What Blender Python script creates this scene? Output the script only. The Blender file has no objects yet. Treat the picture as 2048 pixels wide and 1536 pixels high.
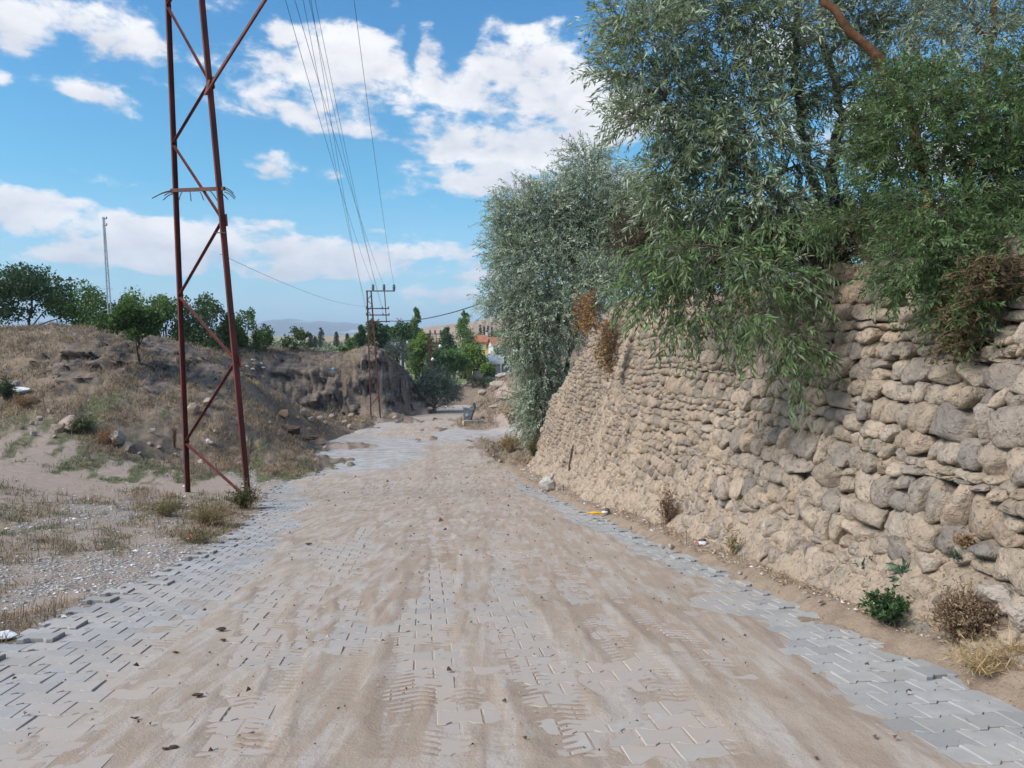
import bpy, math, random
import numpy as np

R = math.radians
random.seed(7)
rng = np.random.default_rng(11)
S = bpy.context.scene
COL = S.collection

# ------------------------------------------------------------------ camera
CAM_H, F, PITCH = 1.6, 1500.0, math.atan(78 / 1500.0)
cd = bpy.data.cameras.new("camera")
cd.sensor_width = 36.0
cd.lens = F / 2048.0 * 36.0
cd.clip_start, cd.clip_end = 0.05, 40000
cam = bpy.data.objects.new("camera", cd)
COL.objects.link(cam)
cam.location = (0, 0, CAM_H)
cam.rotation_euler = (R(90) - PITCH, 0, 0)
S.camera = cam

S.view_settings.view_transform = 'Standard'
S.view_settings.look = 'None'
S.view_settings.gamma = 1.0
S.view_settings.exposure = 0.62
S.view_settings.use_curve_mapping = False
S.cycles.max_bounces = 6
S.cycles.transparent_max_bounces = 4
S.cycles.volume_bounces = 0
S.cycles.use_adaptive_sampling = True
S.cycles.adaptive_threshold = 0.015

SUN_EL, SUN_AZ = R(41), R(-114)      # azimuth clockwise from +Y (negative = to the left)
sun_dir = (math.cos(SUN_EL) * math.sin(SUN_AZ), math.cos(SUN_EL) * math.cos(SUN_AZ), math.sin(SUN_EL))

CT, ST = math.cos(PITCH), math.sin(PITCH)
def pix(px, py, Y):
    """World point seen at pixel (px, py) of the 2048x1536 frame, Y metres ahead."""
    dx, dy = (px - 1024) / F, (768 - py) / F
    t = Y / (CT + dy * ST)
    return np.array((dx * t, Y, CAM_H + (-ST + dy * CT) * t))

# ------------------------------------------------------------------ world
W = bpy.data.worlds.new("World")
S.world = W
W.use_nodes = True
def build_world():
    nt = W.node_tree
    N, L = nt.nodes, nt.links
    N.clear()
    out = N.new('ShaderNodeOutputWorld')
    bg = N.new('ShaderNodeBackground')
    bg.inputs['Strength'].default_value = 0.11
    L.new(bg.outputs[0], out.inputs[0])
    sky = N.new('ShaderNodeTexSky')
    sky.sky_type = 'NISHITA'
    sky.sun_disc = False
    sky.sun_elevation = SUN_EL
    sky.sun_rotation = SUN_AZ
    sky.air_density, sky.dust_density, sky.ozone_density = 1.0, 0.3, 3.0
    tc = N.new('ShaderNodeTexCoord')
    sep = N.new('ShaderNodeSeparateXYZ')
    L.new(tc.outputs['Generated'], sep.inputs[0])
    def M(op, a, b=None, c=None, clamp=False):
        n = N.new('ShaderNodeMath'); n.operation = op; n.use_clamp = clamp
        for i, v in enumerate((a, b, c)):
            if v is None: continue
            if isinstance(v, (int, float)): n.inputs[i].default_value = v
            else: L.new(v, n.inputs[i])
        return n.outputs[0]
    az = M('ARCTAN2', sep.outputs[0], sep.outputs[1])
    el = M('ARCSINE', sep.outputs[2])
    comb = N.new('ShaderNodeCombineXYZ')
    L.new(az, comb.inputs[0]); L.new(el, comb.inputs[1])
    # domain-warped cloud noise in direction space
    def noise(scale, detail, rough, sx, sy, off=0.0, dist=0.0):
        mp = N.new('ShaderNodeMapping')
        mp.inputs['Scale'].default_value = (sx, sy, 1)
        mp.inputs['Location'].default_value = (off, off * .7, off)
        L.new(comb.outputs[0], mp.inputs[0])
        n = N.new('ShaderNodeTexNoise')
        n.inputs['Scale'].default_value = scale
        n.inputs['Detail'].default_value = detail
        n.inputs['Roughness'].default_value = rough
        n.inputs['Distortion'].default_value = dist
        L.new(mp.outputs[0], n.inputs['Vector'])
        return n.outputs['Fac']
    n1 = noise(9.0, 9, .58, 1.0, 1.9, 3.1, .25)
    n2 = noise(26.0, 6, .6, 1.0, 1.7, 7.7, .2)
    # banks of cloud where they stand in the sky: (px, py, half width, half height, weight)
    blobs = [(725, 115, 85, 55, 1.0), (690, 185, 150, 45, .7), (860, 105, 34, 48, .75), (825, 92, 13, 48, -.75), (915, 72, 26, 42, -.8), (990, 166, 24, 13, -.7), (600, 150, 40, 18, -.5), (1040, 130, 130, 60, .95), (1130, 190, 120, 70, .9),
             (760, 225, 230, 45, .9), (950, 255, 260, 40, 1.0), (610, 130, 90, 40, .8), (590, 70, 75, 28, .75),
             (1000, 95, 75, 60, .8), (660, 110, 70, 60, .7), (1150, 260, 130, 40, .8),
             (520, 328, 75, 26, 1.1), (665, 348, 36, 14, .85), (930, 352, 110, 38, 1.05), (1010, 325, 40, 10, .6), (1090, 350, 90, 34, .8),
             (205, 45, 110, 40, 1.0), (270, 85, 60, 36, .8), (35, 50, 60, 45, .9), (10, 90, 30, 16, .6), (160, 186, 52, 16, .95), (2, 158, 18, 14, .7),
             (60, 400, 100, 20, .95), (80, 440, 110, 34, .85), (90, 512, 110, 18, .95), (270, 465, 110, 34, 1.0), (430, 500, 190, 40, .95),
             (600, 500, 160, 32, .85), (520, 440, 70, 12, .6), (720, 545, 150, 22, .7), (850, 500, 130, 22, .75), (770, 462, 60, 9, .6),
             (290, 533, 30, 7, .7), (560, 545, 120, 16, .6), (380, 545, 90, 12, .5), (900, 590, 120, 16, .55), (700, 585, 140, 14, .5), (300, 600, 130, 12, .45), (130, 560, 90, 8, .6), (960, 552, 40, 12, .7), (600, 630, 130, 20, .55), (800, 615, 130, 20, .5), (1240, 430, 130, 70, .8),
             (1700, 260, 160, 70, .9), (1500, 90, 150, 80, .6), (1900, 300, 140, 60, .7)]
    tot, gsum = None, None
    for (px, py, hw, hh, w) in blobs:
        p = pix(px, py, 1.0) - np.array((0, 0, CAM_H))
        p /= np.linalg.norm(p)
        a0, e0 = math.atan2(p[0], p[1]), math.asin(p[2])
        dist = 1.0 / p[1]
        sub = N.new('ShaderNodeVectorMath'); sub.operation = 'SUBTRACT'
        L.new(comb.outputs[0], sub.inputs[0]); sub.inputs[1].default_value = (a0, e0, 0)
        mul = N.new('ShaderNodeVectorMath'); mul.operation = 'MULTIPLY'
        L.new(sub.outputs[0], mul.inputs[0]); mul.inputs[1].default_value = (F / hw * dist, F / hh * dist, 0)
        dot = N.new('ShaderNodeVectorMath'); dot.operation = 'DOT_PRODUCT'
        L.new(mul.outputs[0], dot.inputs[0]); L.new(mul.outputs[0], dot.inputs[1])
        g = M('MULTIPLY', M('EXPONENT', M('MULTIPLY', dot.outputs['Value'], -.75)), w)
        sy = N.new('ShaderNodeSeparateXYZ'); L.new(mul.outputs[0], sy.inputs[0])
        gy = M('MULTIPLY', g, sy.outputs[1])
        tot = g if tot is None else M('ADD', tot, g)
        gsum = gy if gsum is None else M('ADD', gsum, gy)
    tot = M('MINIMUM', tot, 1.0)
    # elsewhere (overhead and behind) ordinary scattered cloud
    over = M('MULTIPLY', M('SUBTRACT', el, .52, clamp=True), 3.0, clamp=True)
    behind = M('GREATER_THAN', M('ABSOLUTE', az), .85)
    else_ = M('MULTIPLY', M('MAXIMUM', over, behind), .5)
    tot = M('MAXIMUM', tot, else_)
    field = M('ADD', tot, M('ADD', M('MULTIPLY', M('SUBTRACT', n1, .5), 3.3), M('MULTIPLY', M('SUBTRACT', n2, .5), 1.5)))
    mr = N.new('ShaderNodeMapRange'); mr.interpolation_type = 'SMOOTHERSTEP'
    L.new(field, mr.inputs[0]); mr.inputs[1].default_value = .34; mr.inputs[2].default_value = 1.12
    dens = mr.outputs[0]
    # a haze of thin cloud towards the horizon
    low = N.new('ShaderNodeMapRange'); L.new(el, low.inputs[0])
    low.inputs[1].default_value = 0.20; low.inputs[2].default_value = 0.0
    low.inputs[3].default_value = 0.0; low.inputs[4].default_value = .34
    dens = M('MAXIMUM', dens, low.outputs[0])
    rel = M('DIVIDE', gsum, M('MAXIMUM', tot, .15))
    n3 = noise(15.0, 5, .55, 1.0, 1.6, 11.3, .3)
    br = M('ADD', M('MULTIPLY', rel, .28), M('ADD', .58, M('ADD', M('MULTIPLY', M('SUBTRACT', n2, .5), 1.0), M('MULTIPLY', M('SUBTRACT', n3, .5), 2.0))), clamp=True)
    cr = N.new('ShaderNodeMix'); cr.data_type = 'RGBA'
    L.new(br, cr.inputs['Factor'])
    cr.inputs['A'].default_value = (4.3, 4.4, 4.85, 1)
    cr.inputs['B'].default_value = (6.3, 6.25, 6.3, 1)
    hs = N.new('ShaderNodeMix'); hs.data_type = 'RGBA'; hs.blend_type = 'MULTIPLY'
    hs.inputs['Factor'].default_value = 1.0
    L.new(sky.outputs[0], hs.inputs['A'])
    ramp = N.new('ShaderNodeValToRGB')
    L.new(M('MULTIPLY', el, 2.0, clamp=True), ramp.inputs[0])
    e = ramp.color_ramp.elements
    e[0].position, e[0].color = 0.0, (.54, .82, .94, 1)
    e[1].position, e[1].color = .95, (.28, .79, 1.05, 1)
    k = e.new(.42); k.color = (.44, .95, 1.01, 1)
    L.new(ramp.outputs[0], hs.inputs['B'])
    mx = N.new('ShaderNodeMix'); mx.data_type = 'RGBA'
    L.new(dens, mx.inputs['Factor'])
    L.new(hs.outputs['Result'], mx.inputs['A']); L.new(cr.outputs['Result'], mx.inputs['B'])
    L.new(mx.outputs['Result'], bg.inputs['Color'])
build_world()

sd = bpy.data.lights.new("sun", 'SUN')
sd.energy = 3.6
sd.angle = R(30)
sd.color = (1.0, .94, .86)
sun = bpy.data.objects.new("sun", sd)
COL.objects.link(sun)
from mathutils import Vector, Matrix
sun.rotation_euler = Vector(sun_dir).to_track_quat('Z', 'Y').to_euler()

# ------------------------------------------------------------------ numpy noise
def _hash(ix, iy, iz):
    h = (ix.astype(np.int64) * 374761393 + iy.astype(np.int64) * 668265263 + iz.astype(np.int64) * 2147483647 + 1442695) & 0xffffffff
    h = ((h ^ (h >> 13)) * 1274126177) & 0xffffffff
    h = ((h ^ (h >> 16)) * 2246822519) & 0xffffffff
    return ((h ^ (h >> 15)) & 0xffffff) / float(0xffffff)
def vnoise2(x, y, seed=0):
    x = np.asarray(x, float); y = np.asarray(y, float)
    ix, iy = np.floor(x), np.floor(y)
    fx, fy = x - ix, y - iy
    fx = fx * fx * fx * (fx * (fx * 6 - 15) + 10); fy = fy * fy * fy * (fy * (fy * 6 - 15) + 10)
    z = np.full(np.shape(ix), seed)
    a, b = _hash(ix, iy, z), _hash(ix + 1, iy, z)
    c, d = _hash(ix, iy + 1, z), _hash(ix + 1, iy + 1, z)
    return (a + (b - a) * fx) * (1 - fy) + (c + (d - c) * fx) * fy - .5
def fbm2(x, y, oct=5, seed=0, gain=.5, lac=2.03):
    s, a = 0, 1.0
    for o in range(oct):
        s = s + a * vnoise2(x, y, seed + o * 17)
        x, y = np.asarray(x) * lac + 13.7, np.asarray(y) * lac + 5.3
        a *= gain
    return s
def vnoise3(x, y, z, seed=0):
    ix, iy, iz = np.floor(x), np.floor(y), np.floor(z)
    fx, fy, fz = x - ix, y - iy, z - iz
    fx, fy, fz = [f * f * (3 - 2 * f) for f in (fx, fy, fz)]
    r = 0
    for dx in (0, 1):
        for dy in (0, 1):
            for dz in (0, 1):
                w = (fx if dx else 1 - fx) * (fy if dy else 1 - fy) * (fz if dz else 1 - fz)
                r = r + w * _hash(ix + dx, iy + dy, (iz + dz) * 3 + seed)
    return r - .5
def fbm3(p, oct=4, seed=0, gain=.5):
    s, a = 0, 1.0
    x, y, z = p[..., 0], p[..., 1], p[..., 2]
    for o in range(oct):
        s = s + a * vnoise3(x, y, z, seed + o * 31)
        x, y, z = x * 2.03 + 3.1, y * 2.03 + 7.7, z * 2.03 + 1.9
        a *= gain
    return s
def sstep(a, b, x):
    t = np.clip((x - a) / (b - a), 0, 1)
    return t * t * (3 - 2 * t)

# ------------------------------------------------------------------ object helpers
def put(o, parent=None, label=None, cat=None, group=None, kind=None):
    COL.objects.link(o)
    if parent is not None:
        o.parent = parent
    tag(o, label, cat, group, kind)
    return o
def tag(o, label=None, cat=None, group=None, kind=None):
    for k, v in (('label', label), ('category', cat), ('group', group), ('kind', kind)):
        if v: o[k] = v
    return o
def empty(name, loc, label=None, cat=None, group=None, rz=0):
    o = bpy.data.objects.new(name, None)
    o.location = tuple(loc); o.rotation_euler = (0, 0, rz); o.empty_display_size = .2
    return put(o, None, label, cat, group)
def mesh_np(name, verts, faces, mat, parent=None, cols=None, smooth=False, **kw):
    """verts (n,3); faces an (m,k) int array or a list of such arrays; cols (n,3|4)."""
    if not isinstance(faces, list): faces = [faces]
    faces = [np.asarray(f, np.int32) for f in faces if len(f)]
    verts = np.asarray(verts, np.float32)
    me = bpy.data.meshes.new(name)
    me.vertices.add(len(verts))
    me.vertices.foreach_set('co', verts.ravel())
    nl = sum(f.size for f in faces); nf = sum(len(f) for f in faces)
    me.loops.add(nl); me.polygons.add(nf)
    me.loops.foreach_set('vertex_index', np.concatenate([f.ravel() for f in faces]))
    starts, s = [], 0
    for f in faces:
        starts.append(s + np.arange(len(f)) * f.shape[1]); s += f.size
    me.polygons.foreach_set('loop_start', np.concatenate(starts).astype(np.int32))
    if cols is not None:
        cols = np.asarray(cols, np.float32)
        if cols.shape[1] == 3: cols = np.hstack([cols, np.ones((len(cols), 1), np.float32)])
        ca = me.color_attributes.new('Col', 'FLOAT_COLOR', 'POINT')
        ca.data.foreach_set('color', cols.ravel())
    me.update(calc_edges=True)
    me.polygons.foreach_set('use_smooth', np.full(nf, smooth, bool))
    me.materials.append(mat)
    o = bpy.data.objects.new(name, me)
    return put(o, parent, **kw)
def grid_faces(nr, nc):
    i = np.arange(nr * nc).reshape(nr, nc)
    return np.stack([i[:-1, :-1], i[:-1, 1:], i[1:, 1:], i[1:, :-1]], -1).reshape(-1, 4)

class MB:
    """Collects boxes, bars and tubes into ONE mesh."""
    def __init__(s): s.v, s.q, s.t, s.n = [], [], [], 0
    def add(s, v, q=None, t=None):
        v = np.asarray(v, float)
        if q is not None and len(q): s.q.append(np.asarray(q) + s.n)
        if t is not None and len(t): s.t.append(np.asarray(t) + s.n)
        s.v.append(v); s.n += len(v)
    def box(s, c, size, rot=None, taper=1.0):
        x, y, z = [d / 2 for d in size]
        v = np.array([(-x, -y, -z), (x, -y, -z), (x, y, -z), (-x, y, -z), (-x * taper, -y * taper, z), (x * taper, -y * taper, z), (x * taper, y * taper, z), (-x * taper, y * taper, z)])
        if rot is not None: v = v @ np.asarray(rot).T
        s.add(v + np.asarray(c), [(0, 3, 2, 1), (4, 5, 6, 7), (0, 1, 5, 4), (1, 2, 6, 5), (2, 3, 7, 6), (3, 0, 4, 7)])
    def bar(s, p, q, w, d, up=(0, 1, 0)):
        p, q = np.asarray(p, float), np.asarray(q, float)
        z = q - p; L = np.linalg.norm(z); z /= L
        x = np.cross(np.asarray(up, float), z); x /= np.linalg.norm(x)
        y = np.cross(z, x)
        s.box((p + q) / 2, (w, d, L), np.stack([x, y, z], 1))
    def tube(s, pts, rad, n=6, cap=True):
        pts = np.asarray(pts, float); k = len(pts)
        rad = np.broadcast_to(np.asarray(rad, float), (k,))
        tg = np.gradient(pts, axis=0); tg /= np.linalg.norm(tg, axis=1)[:, None] + 1e-12
        ref = np.where(np.abs(tg[:, 2:3]) > .9, np.array([[1., 0, 0]]), np.array([[0, 0, 1.]]))
        x = np.cross(ref, tg); x /= np.linalg.norm(x, axis=1)[:, None] + 1e-12
        y = np.cross(tg, x)
        a = np.arange(n) * 2 * math.pi / n
        ring = x[:, None] * np.cos(a)[None, :, None] + y[:, None] * np.sin(a)[None, :, None]
        v = (pts[:, None] + ring * rad[:, None, None]).reshape(-1, 3)
        i = np.arange(k * n).reshape(k, n)
        j = np.roll(i, -1, 1)
        q = np.stack([i[:-1], j[:-1], j[1:], i[1:]], -1).reshape(-1, 4)
        t = []
        if cap:
            v = np.vstack([v, pts[0], pts[-1]])
            t = [(k * n, j[0, a_], i[0, a_]) for a_ in range(n)] + [(k * n + 1, i[-1, a_], j[-1, a_]) for a_ in range(n)]
        s.add(v, q, t)
    def lathe(s, c, prof, n=12):
        c = np.asarray(c, float); a = np.arange(n) * 2 * math.pi / n
        v = np.array([(c[0] + r * math.cos(t), c[1] + r * math.sin(t), c[2] + z) for r, z in prof for t in a])
        i = np.arange(len(prof) * n).reshape(-1, n); j = np.roll(i, -1, 1)
        s.add(v, np.stack([i[:-1], j[:-1], j[1:], i[1:]], -1).reshape(-1, 4))
    def build(s, name, mat, parent=None, smooth=False, origin=None, **kw):
        v = np.vstack(s.v)
        if origin is not None: v = v - np.asarray(origin)
        f = []
        if s.q: f.append(np.vstack(s.q))
        if s.t: f.append(np.vstack(s.t))
        o = mesh_np(name, v, f, mat, parent, smooth=smooth, **kw)
        if origin is not None and parent is None: o.location = tuple(origin)
        return o

# ------------------------------------------------------------------ materials
class NB:
    """Small node-building helper."""
    def __init__(s, name):
        s.m = bpy.data.materials.new(name); s.m.use_nodes = True
        s.N, s.L = s.m.node_tree.nodes, s.m.node_tree.links
        s.b = s.N['Principled BSDF']
        s.b.inputs['Specular IOR Level'].default_value = .25
        s.out = s.N['Material Output']
    def lk(s, a, b): s.L.new(a, b)
    def obj(s):
        n = s.N.new('ShaderNodeNewGeometry'); return n.outputs['Position']
    def loc(s):
        n = s.N.new('ShaderNodeTexCoord'); return n.outputs['Object']
    def noise(s, vec, scale, detail=5, rough=.55, stretch=None, dist=0.0):
        if stretch:
            mp = s.N.new('ShaderNodeMapping'); mp.inputs['Scale'].default_value = stretch
            s.lk(vec, mp.inputs[0]); vec = mp.outputs[0]
        n = s.N.new('ShaderNodeTexNoise')
        s.lk(vec, n.inputs['Vector'])
        n.inputs['Scale'].default_value = scale; n.inputs['Detail'].default_value = detail
        n.inputs['Roughness'].default_value = rough; n.inputs['Distortion'].default_value = dist
        return n.outputs['Fac']
    def voro(s, vec, scale, feature='F1', out='Distance'):
        n = s.N.new('ShaderNodeTexVoronoi'); n.feature = feature
        s.lk(vec, n.inputs['Vector']); n.inputs['Scale'].default_value = scale
        return n.outputs[out]
    def mr(s, v, a, b, c=0., d=1.):
        n = s.N.new('ShaderNodeMapRange'); n.interpolation_type = 'SMOOTHSTEP'
        s.lk(v, n.inputs[0])
        for i, x in enumerate((a, b, c, d)): n.inputs[1 + i].default_value = x
        return n.outputs[0]
    def math(s, op, a, b=None):
        n = s.N.new('ShaderNodeMath'); n.operation = op
        for i, v in enumerate((a, b)):
            if v is None: continue
            if isinstance(v, (int, float)): n.inputs[i].default_value = v
            else: s.lk(v, n.inputs[i])
        return n.outputs[0]
    def mix(s, f, a, b, mode='MIX'):
        n = s.N.new('ShaderNodeMix'); n.data_type = 'RGBA'; n.blend_type = mode
        for k, v in (('Factor', f), ('A', a), ('B', b)):
            if isinstance(v, (int, float)): n.inputs[k].default_value = v
            elif isinstance(v, tuple): n.inputs[k].default_value = (*v[:3], 1)
            else: s.lk(v, n.inputs[k])
        return n.outputs['Result']
    def attr(s, out='Color', name='Col'):
        n = s.N.new('ShaderNodeAttribute'); n.attribute_name = name; return n.outputs[out]
    def sep(s, c):
        n = s.N.new('ShaderNodeSeparateColor'); s.lk(c, n.inputs[0]); return n.outputs
    def bump(s, h, dist=.01, strength=1.0):
        n = s.N.new('ShaderNodeBump'); n.inputs['Distance'].default_value = dist; n.inputs['Strength'].default_value = strength
        s.lk(h, n.inputs['Height']); s.lk(n.outputs[0], s.b.inputs['Normal'])
    def color(s, c):
        if isinstance(c, tuple): s.b.inputs['Base Color'].default_value = (*c[:3], 1)
        else: s.lk(c, s.b.inputs['Base Color'])
    def rough(s, r):
        if isinstance(r, (int, float)): s.b.inputs['Roughness'].default_value = r
        else: s.lk(r, s.b.inputs['Roughness'])
        return s.m

def simple(name, c1, c2=None, scale=6., rough=.7, metal=0., bump=0., detail=5, stretch=None):
    n = NB(name)
    p = n.loc()
    f = n.noise(p, scale, detail, .6, stretch)
    n.color(n.mix(n.mr(f, .35, .68), c1, c2 or tuple(x * .7 for x in c1)))
    n.b.inputs['Metallic'].default_value = metal
    if bump: n.bump(f, bump)
    return n.rough(rough)

def leaf_mat(name, trans=.28, under=(1.25, 1.25, 1.35), rough=.5):
    n = NB(name)
    c = n.attr()
    g = n.N.new('ShaderNodeNewGeometry')
    c2 = n.mix(g.outputs['Backfacing'], c, n.mix(1.0, c, under, 'MULTIPLY'))
    n.color(c2); n.rough(rough)
    t = n.N.new('ShaderNodeBsdfTranslucent'); n.lk(c2, t.inputs[0])
    mx = n.N.new('ShaderNodeMixShader'); mx.inputs[0].default_value = trans
    n.lk(n.b.outputs[0], mx.inputs[1]); n.lk(t.outputs[0], mx.inputs[2]); n.lk(mx.outputs[0], n.out.inputs[0])
    return n.m

M_LEAF = leaf_mat('leaf_silver', .22, (1.35, 1.38, 1.5))
M_LEAFG = leaf_mat('leaf_green', .3, (1.15, 1.15, 1.15))
M_DRY = leaf_mat('dry_straw', .2, (1, 1, 1), .8)
M_BARK = simple('bark', (.10, .07, .05), (.045, .035, .03), 14, .9, bump=.01, stretch=(3, 3, .6))
M_BARKRED = simple('bark_red', (.22, .10, .05), (.11, .055, .03), 12, .85, bump=.008)
M_TWIG = simple('twig', (.15, .11, .08), (.09, .07, .05), 20, .9)

def rust_mat(name, a, b, c):
    n = NB(name)
    p = n.obj()
    f = n.noise(p, 3.2, 6, .6, (1, 1, .35)); g = n.noise(p, 38, 4, .6)
    col = n.mix(n.mr(f, .36, .66), a, b)
    col = n.mix(n.mr(g, .55, .75), col, c)
    n.color(col); n.bump(g, .002)
    return n.rough(.72)
M_RUST = rust_mat('red_oxide_steel', (.15, .034, .026), (.07, .027, .025), (.06, .03, .025))
M_RUST2 = rust_mat('rusty_steel', (.12, .042, .033), (.07, .035, .03), (.05, .03, .027))
M_GALV = simple('galvanised_steel', (.36, .40, .43), (.25, .28, .30), 9, .5, .35)
M_WIRE = simple('wire_aluminium', (.09, .10, .12), (.06, .065, .08), 3, .5, .3)
M_PORC = simple('porcelain', (.10, .12, .12), (.07, .08, .08), 5, .3)
M_WHITEPORC = simple('white_porcelain', (.75, .75, .73), (.6, .6, .6), 5, .35)
M_PLATE = simple('plate_grey', (.16, .20, .24), (.11, .14, .17), 8, .5)

def rock_mat(name, a, b, c, sc=5.):
    n = NB(name)
    p = n.loc()
    f = n.noise(p, sc, 8, .62); g = n.noise(p, sc * 6, 5, .65); v = n.voro(p, sc * 5)
    col = n.mix(n.mr(f, .35, .65), a, b)
    col = n.mix(n.mr(g, .56, .72), col, c)
    n.color(col)
    n.bump(n.math('ADD', n.math('MULTIPLY', g, .7), n.math('MULTIPLY', v, .5)), .03)
    return n.rough(.92)
M_ROCK = rock_mat('limestone', (.42, .37, .31), (.52, .46, .38), (.25, .22, .19))
M_ROCKPINK = rock_mat('pinkish_rubble', (.31, .23, .18), (.38, .295, .235), (.19, .145, .12))

# ------------------------------------------------------------------ terrain
ROAD_Y = np.array([-10, 0, 25, 28, 31, 36, 41, 50, 62, 75, 85, 100, 130])
ROAD_Z = np.array([1.27, 0, -3.13, -3.38, -3.58, -3.82, -3.97, -4.14, -4.32, -4.5, -4.6, -5.0, -5.6])
def zroad(Y): return np.interp(Y, ROAD_Y, ROAD_Z)
XR_Y = np.array([-10, 4.6, 24, 31, 38, 43, 47, 49.5, 52, 56, 62, 68, 74, 79, 83, 88])
XR_X = np.array([4.9, 3.16, .86, -.15, -1.35, -2.05, -1.9, -1.4, -3.9, -3.95, -4.1, -3.9, -3.5, -2.6, -1.0, 3.0])
XL_Y = np.array([-10, 5.76, 7.2, 11.45, 15, 19, 22, 25, 27, 29, 33, 37, 41, 46, 52, 58, 62, 70, 76, 80, 84, 88])
XL_X = np.array([-2.9, -3.93, -4.08, -4.5, -5.2, -6.3, -7.3, -7.9, -8.1, -7.6, -8.6, -10.2, -11.0, -10.8, -10.2, -9.8, -9.4, -8.1, -7.0, -6.3, -5.0, -1.5])
def xr(Y): return np.interp(Y, XR_Y, XR_X)
def xl(Y): return np.interp(Y, XL_Y, XL_X)
WALL_Y1 = 31.0
BATTER = .30
def xwall(Y): return 3.12 - .1013 * (Y - 8) + .06 * np.sin(Y * .55 + 1)
def wall_top(Y):
    t = 2.38 + .038 * (Y - 8) + .22 * vnoise2(np.asarray(Y) * .7, np.zeros_like(np.asarray(Y, float)), 5)
    return t - 3.9 * sstep(23.3, 31.2, Y)

CP = []     # terrain control points (X, Y, z)
def cp(px, py, Y): p = pix(px, py, Y); CP.append((p[0], p[1], p[2]))
for a in [  # left mound: crest, face, foot
    (-300, 664, 44), (0, 664, 42), (60, 664, 42), (130, 667, 41), (190, 677, 40), (232, 698, 38.5), (0, 700, 38), (100, 720, 36.5), (200, 742, 35.5),
    (0, 765, 33.5), (100, 785, 32.5), (200, 805, 31.5), (250, 740, 37), (300, 762, 37), (290, 700, 42), (300, 822, 31.5), (400, 850, 31), (455, 805, 36), (500, 765, 42),
    (450, 722, 50), (540, 835, 37), (590, 805, 46), (360, 720, 45), (400, 700, 49),
    (-300, 850, 28), (-300, 750, 34), (0, 856, 27.5), (100, 880, 26.5), (200, 902, 26), (320, 922, 26), (500, 932, 28), (600, 915, 31), (640, 905, 33.5),
    # rear ridge and cliff
    (380, 696, 53), (450, 697, 58), (540, 700, 62), (600, 701, 64), (700, 707, 66), (760, 722, 67), (800, 742, 67), (826, 762, 67.5),
    (560, 792, 56), (620, 806, 57.2), (700, 811, 58.6), (780, 812, 60.4), (840, 802, 65), (560, 742, 58), (620, 765, 57.9), (700, 765, 59.4), (780, 760, 61.4), (835, 765, 66.5),
    (620, 722, 61), (700, 716, 62.5), (780, 718, 64), (510, 800, 47), (520, 760, 52), (560, 715, 60), (500, 705, 58),
    # verge between cliff and road
    (600, 852, 44), (660, 872, 41), (700, 842, 51), (760, 826, 57), (815, 832, 58), (865, 818, 67), (640, 835, 50),
    # right of the road beyond the wall
    (940, 852, 52.5), (1000, 836, 54), (1010, 795, 62), (985, 762, 76), (962, 775, 86), (1045, 742, 70), (935, 795, 86), (1090, 740, 60), (1100, 800, 50), (1150, 760, 48),
    (1000, 893, 40), (1042, 922, 33), (1062, 885, 38), (1030, 852, 49), (1100, 858, 47), (960, 838, 57)]: cp(*a)
for Y in (-8, -3, 2, 5, 8, 11, 14, 17, 20, 23, 26, 29):      # near field: road, verge rising to the left, strip under the wall
    e, zr = float(xl(Y)), float(zroad(Y))
    for d, k in ((0, -.02), (.6, .0), (2.5, .14), (5, .42), (8, .78)):
        if e - d < -14 and Y > 20: continue
        CP.append((e - d, Y, zr + k))
    if Y < 21:
        CP.append((e - 13, Y, zr + 1.3)); CP.append((e - 22, Y, zr + 2.4))
    r = float(xr(Y))
    CP.append((r, Y, zr + .02)); CP.append(((r + e) / 2, Y, zr))
    CP.append((float(xwall(Y)) - .05, Y, zr + .20)); CP.append((float(xwall(Y)) + 4, Y, zr + .3)); CP.append((float(xwall(Y)) + 16, Y, zr + .3))
for Y in (33, 37, 41, 46, 50, 56, 62, 68, 75, 80, 85):
    a, b, z = float(xl(Y)), float(xr(Y)), float(zroad(Y))
    CP += [(a, Y, z + .03), ((a + b) / 2, Y, z), (b, Y, z + .03)]
for x in (-90, -60, -38, -25):
    CP += [(x, 71, 1.25), (x, 78, .7)]
CP += [(-9.2, 72, -3.2), (-8, 78, -3.7), (-11.5, 79, -2.5), (-8.5, 86, -4.2), (-14, 88, -2.5), (-10.3, 68.5, -3.2)]
for x in (-60, -38): CP += [(x, 52, 2.5), (x, 60, 2.0)]
for x in (-120, -60, -20, 0, 20, 60, 120): CP += [(x, 110, -5.2), (x, 135, -6.0)]
for x in (12, 30, 60): CP += [(x, 50, 2.0), (x, 70, 3), (x, 90, 2.0)]
CP += [(4, 90, -3.2), (9, 90, -1)]
CP = np.array(CP)
_d = np.linalg.norm(CP[:, None, :2] - CP[None, :, :2], axis=2)
_A = np.sqrt(_d ** 2 + 4.0) + np.eye(len(CP)) * -.12
_m = CP[:, 2].mean()
RBW = np.linalg.solve(_A, CP[:, 2] - _m)
def zbase(X, Y):
    X, Y = np.asarray(X, float), np.asarray(Y, float)
    sh = X.shape; x, y = X.ravel(), Y.ravel()
    o = np.empty(len(x))
    for i in range(0, len(x), 60000):
        a, b = x[i:i + 60000], y[i:i + 60000]
        o[i:i + 60000] = np.sqrt((a[:, None] - CP[None, :, 0]) ** 2 + (b[:, None] - CP[None, :, 1]) ** 2 + 4.0) @ RBW + _m
    far = np.interp(y, [110, 200, 400, 900, 3000, 12000], [-5.2, -6, -1.5, 9, 40, 120])
    o = o + (far - o) * sstep(100, 140, y)
    return o.reshape(sh)
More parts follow.
